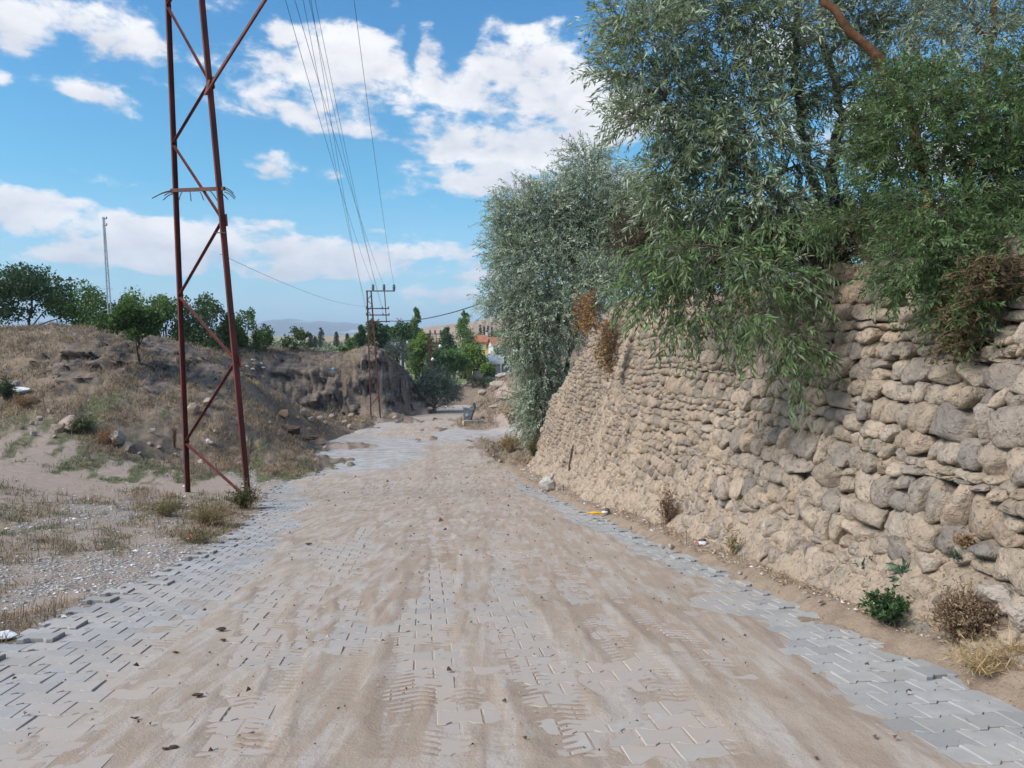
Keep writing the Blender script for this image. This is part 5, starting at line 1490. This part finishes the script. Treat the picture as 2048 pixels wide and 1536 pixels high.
for i, (x, y, w) in enumerate([(595, 842, 9), (622, 846, 12), (640, 842, 11), (650, 852, 8), (690, 848, 10), (703, 838, 12), (618, 862, 8), (560, 872, 7), (600, 866, 9), (575, 858, 8), (540, 848, 8), (700, 856, 9), (724, 846, 7), (790, 838, 8), (860, 824, 9), (875, 818, 8), (430, 868, 8), (424, 892, 10), (480, 932, 12), (650, 900, 8), (300, 894, 10), (318, 898, 8), (350, 914, 7), (100, 826, 9), (64, 850, 10), (66, 872, 12), (110, 878, 8), (200, 868, 10), (182, 852, 12), (210, 884, 9), (44, 858, 8), (280, 914, 7)]):
    rock(x, y, w * 1.25, w, LR, M_ROCKDULL if i % 3 else M_ROCKPINK, 40 + i, G_R, name='stone', cat='stone')
G_E = 'small stones at the wall foot and road edge'
for i, (x, y, w) in enumerate([(1085, 985, 8), (1130, 1010, 7), (1260, 1060, 9), (1342, 1100, 14), (1450, 1080, 12), (1480, 1150, 10), (1640, 1208, 11), (1000, 925, 8), (988, 915, 6), (1610, 1190, 9), (975, 905, 8)]):
    rock(x, y, w * 1.2, w, 'small stone lying on the bare earth between wall and paving', M_ROCKDULL if i % 2 else M_ROCKPINK, 80 + i, G_E, name='stone', cat='stone')
# piled stone scree past the bend
G_S = 'stones of the scree heap past the bend'
g = np.random.default_rng(4)
for i in range(46):
    x, y = g.uniform(922, 968), g.uniform(768, 786)
    rock(x, y, g.uniform(5, 9), g.uniform(4, 7), 'pinkish rubble stone in the heap between two bushes past the bend', M_ROCKPINK, 120 + i % 9, G_S, name='rubble_stone', cat='stone', Y=g.uniform(89, 92))
for i, (x, y, w, h, lab) in enumerate([(1000, 772, 46, 20, 'long grey rock outcrop on the slope right of the scree heap'), (966, 790, 30, 13, 'low rock ledge above the bend of the road'), (1012, 800, 30, 12, 'rock ledge on the slope left of the silver bush'), (990, 815, 26, 10, 'flat rock shelf on the slope behind the container'), (1008, 752, 36, 13, 'pale flat rock above the hut side slope')]):
    rock(x, y, w, h * .8, lab, M_ROCKDULL, 150 + i, name='rock_outcrop', sink=.72)

# ------------------------------------------------------------------ rubbish and droppings
M_WHITEP = simple('white_plastic', (.72, .72, .74), (.60, .60, .62), 6, .5)
M_REDP = simple('red_plastic', (.62, .06, .07), (.5, .05, .06), 6, .45)
M_YELP = simple('yellow_plastic', (.75, .40, .03), (.6, .3, .02), 6, .45)
M_BLUEP = simple('blue_plastic', (.10, .42, .62), (.08, .33, .52), 6, .45)
M_DARKP = simple('dark_lump', (.07, .065, .065), (.045, .04, .04), 6, .7)
M_SACK = simple('white_sack', (.47, .44, .40), (.36, .335, .30), 7, .8, bump=.02)
M_DUNG = simple('dung', (.085, .05, .03), (.05, .03, .02), 30, .95, bump=.01)
def crumple(b, size, mat, seed, parent=None, name='litter', off=(0, 0, 0), rough=.55, **kw):
    v, f = rock_mesh(seed, rough, 3, 1.0)
    v = v + .16 * np.stack([fbm3(v * 3.3, 2, seed + k) for k in (1, 2, 3)], 1)
    v = v * np.array(size) + np.array((0, 0, size[2] * .7)) + np.array(off)
    o = mesh_np(name, v, f, mat, parent, **kw)
    if parent is None: o.location = tuple(b)
    return o
b = ghit(390, 1079)
o = crumple(b, (.20, .10, .035), M_WHITEP, 301, name='plastic_wrapper', label='white wrapper with a red patch lying on the gravel beside the pylon', cat='litter')
crumple(b, (.085, .06, .03), M_REDP, 302, o, 'red_print', (-.04, -.02, .035))
b = ghit(1404, 1090)
o = crumple(b, (.10, .09, .03), M_WHITEP, 303, name='crisp_packet', label='torn white and red packet with a dark lump at the paving edge', cat='litter')
crumple(b, (.06, .05, .035), M_DARKP, 304, o, 'dark_lump', (.03, .07, .02)); crumple(b, (.02, .05, .012), M_REDP, 305, o, 'red_print', (-.07, -.03, .03))
b = ghit(1192, 1028)
o = crumple(b, (.17, .05, .03), M_YELP, 306, name='plastic_bottle', label='crushed yellow and white plastic bottle on the paving edge', cat='litter')
crumple(b, (.07, .045, .035), M_WHITEP, 307, o, 'white_end', (.17, .05, .0)); crumple(b, (.06, .07, .06), M_DARKP, 317, o, 'dark_lump', (.24, .12, .0))
b = ghit(1094, 982)
o = crumple(b, (.26, .22, .24), M_SACK, 308, rough=.35, name='white_sack', label='knotted dirty white sack dumped against the foot of the wall', cat='sack')
crumple(b, (.07, .06, .10), M_SACK, 309, o, 'knot', (.16, .05, .36))
b = ghit(42, 790); crumple(b, (.42, .25, .16), M_WHITEP, 310, name='plastic_sheet', label='large white plastic scrap draped over stones high on the left bank', cat='litter')
b = ghit(665, 748); crumple(b, (.18, .14, .13), M_BLUEP, 311, name='blue_bag', label='small bright blue bag caught on the rocky slope', cat='litter')
b = ghit(416, 889); crumple(b, (.09, .07, .11), M_WHITEP, 312, name='paper_cup', label='white cup lying in straw between the near pylon legs', cat='litter')
b = ghit(8, 1278); crumple(b, (.10, .08, .03), M_WHITEP, 313, name='paper_scrap', label='pale scrap of paper at the left paving edge', cat='litter')
for i, (x, y) in enumerate([(492, 735), (503, 741), (524, 742), (520, 733), (506, 726)]):
    crumple(ghit(x, y), (.24, .14, .08), M_WHITEP, 320 + i, name='plastic_scrap', label='white scrap in the scatter of rubbish on the far bank', cat='litter', group='white scraps scattered on the far bank')
def road_pt(px, py):
    k = (py - 690) / F; y = CAM_H / (k - .1252)
    p = pix(px, py, y); p[2] = zroad(p[1]) + .012; return p
for i, (x, y, s, lab) in enumerate([(442, 1274, .055, 'largest dark dung lump on the left half of the paving'), (447, 1295, .035, 'small dung lump just below the largest one'), (351, 1320, .03, 'dung lump near the left bare paving'), (396, 1411, .05, 'flat dung lump on the lower left paving'), (617, 1095, .06, 'dung on the paving far up the left side'), (348, 1520, .03, 'dung crumb at the bottom edge of the left paving'), (272, 1459, .025, 'dung crumb by the zigzag joints at lower left'), (330, 1524, .022, 'tiny dung crumb left of the bottom edge one'), (420, 1320, .02, 'dung crumb right of the near left paving lump'), (810, 909, .12, 'dark clod on the grey stony crossing')]):
    crumple(road_pt(x, y) if y > 950 else ghit(x, y), (s * .75, s * .5, s * .22), M_DUNG, 340 + i, name='dung', rough=.8, label=lab, cat='dung')
# stick by the wall
b = ghit(1138, 952)
m = MB(); m.tube(np.array([(0, 0, -.1), (.03, .05, .35), (.10, .1, .8), (.14, .12, .95)]), [.045, .04, .035, .02], 7)
m.build('wooden_stake', M_BARK, None, smooth=True, label='grey wooden stake propped against the far foot of the wall', cat='stake').location = tuple(b)
b = pix(621, 742, 60.2); m = MB(); m.bar((0, 0, -.6), (0, 0, 1.3), .14, .14); m.build('timber_post', M_DARKP, None, label='dark short post standing on the cliff face', cat='post').location = (b[0], b[1] - .6, b[2] - 1.0)

# ------------------------------------------------------------------ weeds and grasses
def blades(pos, h, w, lean, col, g):
    n = len(pos)
    az = g.uniform(0, 2 * math.pi, n)
    d = np.stack([np.cos(az), np.sin(az), np.zeros(n)], 1); s = np.stack([-np.sin(az + .6), np.cos(az + .6), np.zeros(n)], 1)
    L = lean * g.random(n)
    mid = pos + d * (h * L * .35)[:, None] + np.array((0, 0, 1.)) * (h * .6)[:, None]
    tip = pos + d * (h * L)[:, None] + np.array((0, 0, 1.)) * (h * (1 - .35 * L))[:, None]
    W_ = (w * .5)[:, None]
    v = np.stack([pos - s * W_, pos + s * W_, mid + s * W_ * .8, mid - s * W_ * .8, tip], 1).reshape(-1, 3)
    i = np.arange(n)[:, None] * 5
    return v, i + np.array([[0, 1, 2, 3]]), i + np.array([[3, 2, 4]]), np.repeat(col, 5, 0)
def grass_stuff():
    g = np.random.default_rng(21)
    n = 150000
    Y = np.exp(g.uniform(math.log(4.5), math.log(78), n)); s = g.uniform(-.95, .45, n)
    X = s * (Y + 2)
    k = ~on_road(X, Y, .05) & ~((X > xwall(Y) - .15) & (Y < 32)) & ~((np.abs(Y - 47.6 - (X + 2.6) * .18) < 2.0) & (X > -3))
    X, Y = X[k], Y[k]
    Z = zones(X, Y)
    dryd = Z[:, DRYB] * .95 + Z[:, CLIFF] * .25 + Z[:, MIXED] * .30 + Z[:, GREEN] * .15 + Z[:, EARTH] * .10
    grn = Z[:, GREEN] * .55 + Z[:, MIXED] * .24 + Z[:, DRYB] * .05
    patch = sstep(-.25, .25, fbm2(X * .9, Y * .9, 4, 7)); patch2 = sstep(-.1, .2, fbm2(X * .7, Y * .7, 4, 17))
    for nm, pr, cols, hh, mat in (('dry_grass', dryd * (.08 + .92 * patch), ((.30, .222, .138), (.215, .165, .115), (.385, .28, .16), (.15, .12, .09)), .22, M_DRY), ('green_grass', grn * patch2, ((.085, .115, .035), (.12, .13, .05), (.06, .085, .03)), .13, M_LEAFG)):
        kk = g.random(len(X)) < pr
        x, y = X[kk], Y[kk]
        per = 9
        cx = np.repeat(x, per); cy = np.repeat(y, per)
        r = .05 + .004 * cy
        px_ = cx + g.normal(size=len(cx)) * r; py_ = cy + g.normal(size=len(cx)) * r
        ok = ~on_road(px_, py_, .0)
        px_, py_, cy = px_[ok], py_[ok], cy[ok]
        tid = np.repeat(np.arange(len(x)), per)[ok]
        zz = zground(px_, py_)
        sz = (.5 + g.random(len(x)))[tid]
        h = hh * g.uniform(.4, 1.2, len(px_)) * sz * np.clip(.38 + cy / 55, .4, 1.15) * g.lognormal(0, .25, len(px_))
        w = .0028 + .0005 * cy
        ci = (fbm2(x * .5, y * .5, 3, 5) * 2.2 + g.normal(size=len(x)) * .7 + len(cols) / 2).astype(int) % len(cols)
        col = np.array(cols)[ci][tid] * g.uniform(.7, 1.3, (len(px_), 1))
        v, q, t, c_ = blades(np.stack([px_, py_, zz - .02], 1), h, w, 1.7, col, g)
        mesh_np(nm, v, [q, t], mat, cols=c_, kind='stuff')
grass_stuff()
def gravel_stuff():
    g = np.random.default_rng(22)
    n = 60000
    Y = np.exp(g.uniform(math.log(4.8), math.log(30), n)); X = g.uniform(-.95, .05, n) * (Y + 1)
    k = ~on_road(X, Y, -.05) & (X < xl(Y) + .2); X, Y = X[k], Y[k]
    Z = zones(X, Y); p = Z[:, GRAVEL] * .42 + Z[:, MIXED] * .06 + Z[:, SAND] * .02 + Z[:, GREEN] * .04
    k = g.random(len(X)) < p; X, Y = X[k], Y[k]
    # and along the foot of the wall
    n2 = 450; y2 = np.exp(g.uniform(math.log(5), math.log(30), n2)); x2 = xr(y2) + (xwall(y2) - .2 - xr(y2)) * g.random(n2) ** .8
    X = np.concatenate([X, x2]); Y = np.concatenate([Y, y2])
    z = zground(X, Y); n = len(X)
    r = (.008 + .0010 * Y) * g.lognormal(0, .33, n)
    o8 = np.array([(1, 0, 0), (0, 1, 0), (-1, 0, 0), (0, -1, 0), (0, 0, 1), (0, 0, -1.)])
    v = o8[None] * (r[:, None, None] * g.uniform(.6, 1.3, (n, 6, 1))) * np.array((1, 1, .42)); a = g.uniform(0, 6.28, n)
    ca, sa = np.cos(a)[:, None], np.sin(a)[:, None]
    v = np.stack([v[..., 0] * ca - v[..., 1] * sa, v[..., 0] * sa + v[..., 1] * ca, v[..., 2]], -1) + np.stack([X, Y, z + r * .2], 1)[:, None]
    t = np.array([(0, 1, 4), (1, 2, 4), (2, 3, 4), (3, 0, 4), (1, 0, 5), (2, 1, 5), (3, 2, 5), (0, 3, 5)])
    f = (np.arange(n)[:, None, None] * 6 + t[None]).reshape(-1, 3)
    c_ = np.repeat(vary((.36, .335, .305), n, g, .06, .35, (.55, .535, .51), .3), 6, 0)
    nb = NB('gravel_stone'); nb.color(nb.attr()); nb.rough(.9)
    mesh_np('gravel', v.reshape(-1, 3), f, nb.m, cols=c_, kind='stuff')
gravel_stuff()
def litter_stuff():
    g = np.random.default_rng(23)
    n = 9000
    Y = np.exp(g.uniform(math.log(4.6), math.log(26), n)); t = g.random(n) ** .9
    X = xr(Y) - .25 + (xwall(Y) - xr(Y) + .1) * t
    z = np.where(X < xr(Y), zroad(Y) + .012, zground(X, Y) + .008)
    keep = g.random(n) < .25 + .75 * sstep(-.1, .25, fbm2(X * 2, Y * 1.5, 3, 3)); keep &= (X > xr(Y)) | (g.random(n) < .12)
    X, Y, z = X[keep], Y[keep], z[keep]; n = len(X)
    d = rand_dirs(n, g) * np.array((1, 1, .25)); d = norm(d)
    ln = g.uniform(.02, .06, n) * (.8 + Y * .02)
    v, f, c_ = leaf_quads(np.stack([X, Y, z], 1), d, norm(rand_dirs(n, g) + np.array((0, 0, 2.))), ln, ln * g.uniform(.12, .4, n), vary((.40, .30, .18), n, g, .1, .35, (.20, .135, .085), .35))
    mesh_np('leaf_litter', v, f, M_DRY, cols=c_, kind='stuff')
    n = 1300
    Y = np.exp(g.uniform(math.log(3.6), math.log(30), n)); X = xl(Y) + .2 + (xr(Y) - xl(Y) - .4) * g.random(n)
    d = norm(rand_dirs(n, g) * np.array((1, 1, .2))); ln = g.lognormal(0, .5, n) * (.010 + .0012 * Y)
    v, f, c_ = leaf_quads(np.stack([X, Y, zroad(Y) + .016 + g.random(n) * .01], 1), d, norm(rand_dirs(n, g) + np.array((0, 0, 1.))), ln, ln * .6, vary((.10, .065, .045), n, g, .1, .4, (.38, .30, .2), .22), .6)
    mesh_np('road_crumbs', v, f, M_DRY, cols=c_, kind='stuff')
litter_stuff()

def weed(name, px, py, wpx, hpx, col, label, seed, n=60, leaf=(.05, .018), stem_col=M_TWIG, mat=M_LEAFG, group=None, alt=None, altp=.25, spread=1.0, leaves=9, cat='weed', up=.6, rad=.003):
    g = np.random.default_rng(seed); b = ghit(px, py); Y = float(b[1])
    w, h = wpx / F * Y / 2, hpx / F * Y
    root = empty(name, b, label, cat, group)
    d = rand_dirs(n, g); d[:, 2] = np.abs(d[:, 2]) + up * .5; d = norm(d)
    e = d * np.array((w, w, h)) * g.uniform(.55, 1.05, (n, 1)); s0 = g.normal(size=(n, 3)) * np.array((w, w, 0)) * .12
    m = (s0 + e) / 2 + np.array((0, 0, .22 * h)) * (1 if up > 0 else .2) + g.normal(size=(n, 3)) * .06 * w
    tv, tq = twig_tubes('t', s0, m, e, rad, None, None)
    mesh_np('stems', tv, tq, stem_col, root)
    if leaves:
        T = (.2 + .8 * g.random((n, leaves)))[..., None]
        p = (1 - T) ** 2 * s0[:, None] + 2 * T * (1 - T) * m[:, None] + T * T * e[:, None]
        dd = norm(norm(e - s0)[:, None] * .5 + rand_dirs(n * leaves, g).reshape(n, leaves, 3) * spread)
        N = n * leaves
        v, f, c_ = leaf_quads(p.reshape(-1, 3), dd.reshape(-1, 3), norm(rand_dirs(N, g) + np.array((0, 0, .8))), leaf[0] * g.uniform(.6, 1.3, N), leaf[1] * g.uniform(.7, 1.3, N), vary(col, N, g, .1, .3, alt, altp))
        v[:, 2] = np.maximum(v[:, 2], .005)
        mesh_np('leaves', v, f, mat, root, cols=c_)
    return root
M_STRAWSTEM = simple('straw_stem', (.34, .245, .13), (.25, .17, .10), 20, .85)
M_BROWNSTEM = simple('brown_stem', (.155, .10, .065), (.10, .065, .045), 20, .9)
weed('green_weed', 1772, 1246, 130, 82, (.045, .095, .035), 'bushy green weed growing at the paving edge below the wall', 401, 60, (.045, .024), M_LEAFG and M_TWIG, leaves=16, alt=(.08, .14, .05))
weed('thistle', 1806, 1168, 36, 46, (.10, .155, .10), 'upright broad leaved thistle at the wall foot above the bushy weed', 402, 12, (.12, .035), leaves=4)
weed('thistle', 1735, 1140, 34, 24, (.06, .11, .06), 'low dark green thistle rosette left of the upright one', 403, 16, (.09, .03), leaves=3, up=.3)
weed('thistle', 1682, 1160, 30, 14, (.12, .15, .09), 'faint low rosette on bare earth left of the dark thistle', 404, 10, (.07, .02), leaves=3, up=.2)
weed('thistle', 1912, 1118, 24, 14, (.07, .10, .06), 'small thistle left of the large pale boulder', 405, 10, (.07, .022), leaves=3, up=.3)
weed('dry_brush', 1935, 1290, 190, 130, (.20, .135, .085), 'wide tangled mound of dry brown brush at the wall foot', 406, 420, (.028, .012), M_BROWNSTEM, M_DRY, leaves=16, alt=(.33, .24, .14), altp=.35, rad=.0028)
weed('dry_straw', 1955, 1340, 150, 50, (.42, .31, .16), 'pale straw sprawling below the brown brush beside the paving', 407, 90, (.10, .006), M_STRAWSTEM, M_DRY, leaves=4, up=.15, cat='dry grass')
weed('dry_straw', 2020, 1325, 110, 50, (.42, .31, .16), 'pale straw between the boulder and the right edge of paving', 417, 60, (.10, .006), M_STRAWSTEM, M_DRY, leaves=4, up=.15, cat='dry grass')
weed('dry_weed', 1336, 1052, 74, 92, (.155, .085, .05), 'red brown dry weed leaning on the foot of the wall', 408, 80, (.045, .014), M_BROWNSTEM, M_DRY, leaves=12, alt=(.25, .16, .08))
weed('dry_weed', 1466, 1112, 46, 62, (.25, .18, .10), 'yellowing dry weed at the wall foot with green tip leaves', 409, 26, (.055, .014), M_STRAWSTEM, M_DRY, leaves=8, alt=(.11, .14, .05), altp=.4)
weed('dry_weed', 1930, 1095, 60, 34, (.27, .18, .10), 'thin dry weed growing from the wall left of the large boulder', 410, 40, (.04, .012), M_STRAWSTEM, M_DRY, leaves=8)
weed('pylon_weed', 490, 1018, 90, 60, (.065, .09, .03), 'dark green weed around the right foot of the near pylon', 411, 90, (.07, .022), M_BROWNSTEM, leaves=14, alt=(.20, .14, .07), altp=.3)
weed('pylon_weed', 420, 1050, 150, 46, (.27, .20, .10), 'straw coloured weeds in the verge in front of the near pylon', 412, 170, (.08, .010), M_STRAWSTEM, M_DRY, leaves=10, alt=(.13, .14, .06), altp=.3)
weed('pylon_weed', 330, 1032, 110, 46, (.20, .17, .085), 'olive and straw weeds in the verge left of the near pylon', 413, 120, (.08, .010), M_STRAWSTEM, M_DRY, leaves=10, alt=(.11, .13, .05), altp=.4)
weed('pylon_weed', 400, 1085, 110, 26, (.17, .15, .08), 'low dull weeds above the red and white wrapper', 414, 90, (.06, .009), M_STRAWSTEM, M_DRY, leaves=8, alt=(.11, .12, .05), altp=.4)
weed('broom_weed', 349, 898, 16, 46, (.24, .15, .07), 'dry broom shaped weed on the slope left of the near pylon', 415, 60, (.10, .014), M_BROWNSTEM, M_DRY, leaves=8, up=2.5)
weed('verge_weed', 1020, 905, 70, 40, (.34, .24, .12), 'straw coloured weeds on the verge left of the far wall end', 416, 130, (.20, .02), M_STRAWSTEM, M_DRY, leaves=8, alt=(.16, .17, .08), altp=.3, rad=.008)
weed('verge_weed', 1068, 912, 40, 46, (.09, .11, .05), 'grey green weeds at the far foot of the wall', 418, 90, (.16, .025), M_BROWNSTEM, leaves=9, alt=(.30, .22, .12), altp=.3, rad=.008)
weed('verge_weed', 1022, 850, 50, 40, (.34, .22, .12), 'orange brown dry stalks beside the side lane below the silver bush', 419, 70, (.3, .03), M_STRAWSTEM, M_DRY, leaves=6, rad=.012, up=1.5)
weed('bank_weed', 165, 868, 90, 46, (.10, .13, .055), 'pale green weed clump right of the pinkish rubble block', 420, 120, (.16, .03), M_BROWNSTEM, leaves=9, alt=(.22, .2, .1), rad=.006)
weed('bank_weed', 12, 800, 50, 50, (.055, .09, .035), 'dark green weed clump by the white plastic on the left bank', 421, 90, (.18, .04), M_BROWNSTEM, leaves=10, rad=.006)
weed('bank_weed', 215, 892, 60, 40, (.36, .22, .11), 'orange straw weed clump at the bank foot', 422, 110, (.16, .02), M_STRAWSTEM, M_DRY, leaves=9, rad=.006)
weed('bank_weed', 50, 815, 70, 30, (.33, .21, .11), 'orange dry weed below the white plastic on the left bank', 423, 100, (.16, .02), M_STRAWSTEM, M_DRY, leaves=9, rad=.006)
# dry creepers on the wall face
def creeper(cx, cy, rpx, hpx, Yoff, col, label, seed, alt):
    g = np.random.default_rng(seed)
    t = (cx - 1024) / F; Y = (3.92 + .1013 * 8) / (t + .1013); c0 = pix(cx, cy, Y) - np.array((.12 + Yoff, 0, 0)); Y = c0[1]
    w, h = rpx / F * Y, hpx / F * Y
    root = empty('dry_creeper', c0, label, 'creeper')
    n = 130
    s0 = np.stack([g.normal(size=n) * .12, g.normal(size=n) * w * 1.2, g.uniform(-.2, 1, n) * h], 1)
    e = s0 + np.stack([-g.uniform(0, .25, n), g.normal(size=n) * w * .5, -g.uniform(.2, .9, n) * h * .6], 1); m = (s0 + e) / 2 + np.array((-.12, 0, .05))
    s0[:, 0] -= .13 * 0; 
    tv, tq = twig_tubes('t', s0, m, e, .002 + .0003 * Y, None, None); mesh_np('stems', tv, tq, M_BROWNSTEM, root)
    L = 12; T = g.random((n, L))[..., None]; p = ((1 - T) ** 2 * s0[:, None] + 2 * T * (1 - T) * m[:, None] + T * T * e[:, None]).reshape(-1, 3); N = len(p)
    ln = (.03 + .0035 * Y) * g.uniform(.5, 1.3, N)
    v, f, c_ = leaf_quads(p, rand_dirs(N, g), rand_dirs(N, g), ln, ln * .4, vary(col, N, g, .12, .35, alt, .35)); mesh_np('foliage', v, f, M_DRY, root, cols=c_)
creeper(1195, 640, 30, 60, .1, (.32, .19, .075), 'orange brown dry creeper at the top corner of the far wall', 501, (.22, .13, .06))
creeper(1240, 710, 16, 70, .1, (.30, .19, .09), 'thin dry creeper hanging down the wall right of the top corner', 502, (.22, .14, .07))
creeper(1985, 680, 26, 90, .0, (.13, .105, .045), 'brown withered creeper hanging over the right part of the wall', 503, (.10, .085, .035))
creeper(2040, 570, 24, 60, .0, (.12, .09, .045), 'withered creeper at the wall top by the right edge', 504, (.09, .075, .035))
creeper(1560, 540, 50, 45, .15, (.14, .085, .045), 'dry brown stems at the wall top behind the drooping branches', 505, (.20, .12, .06))
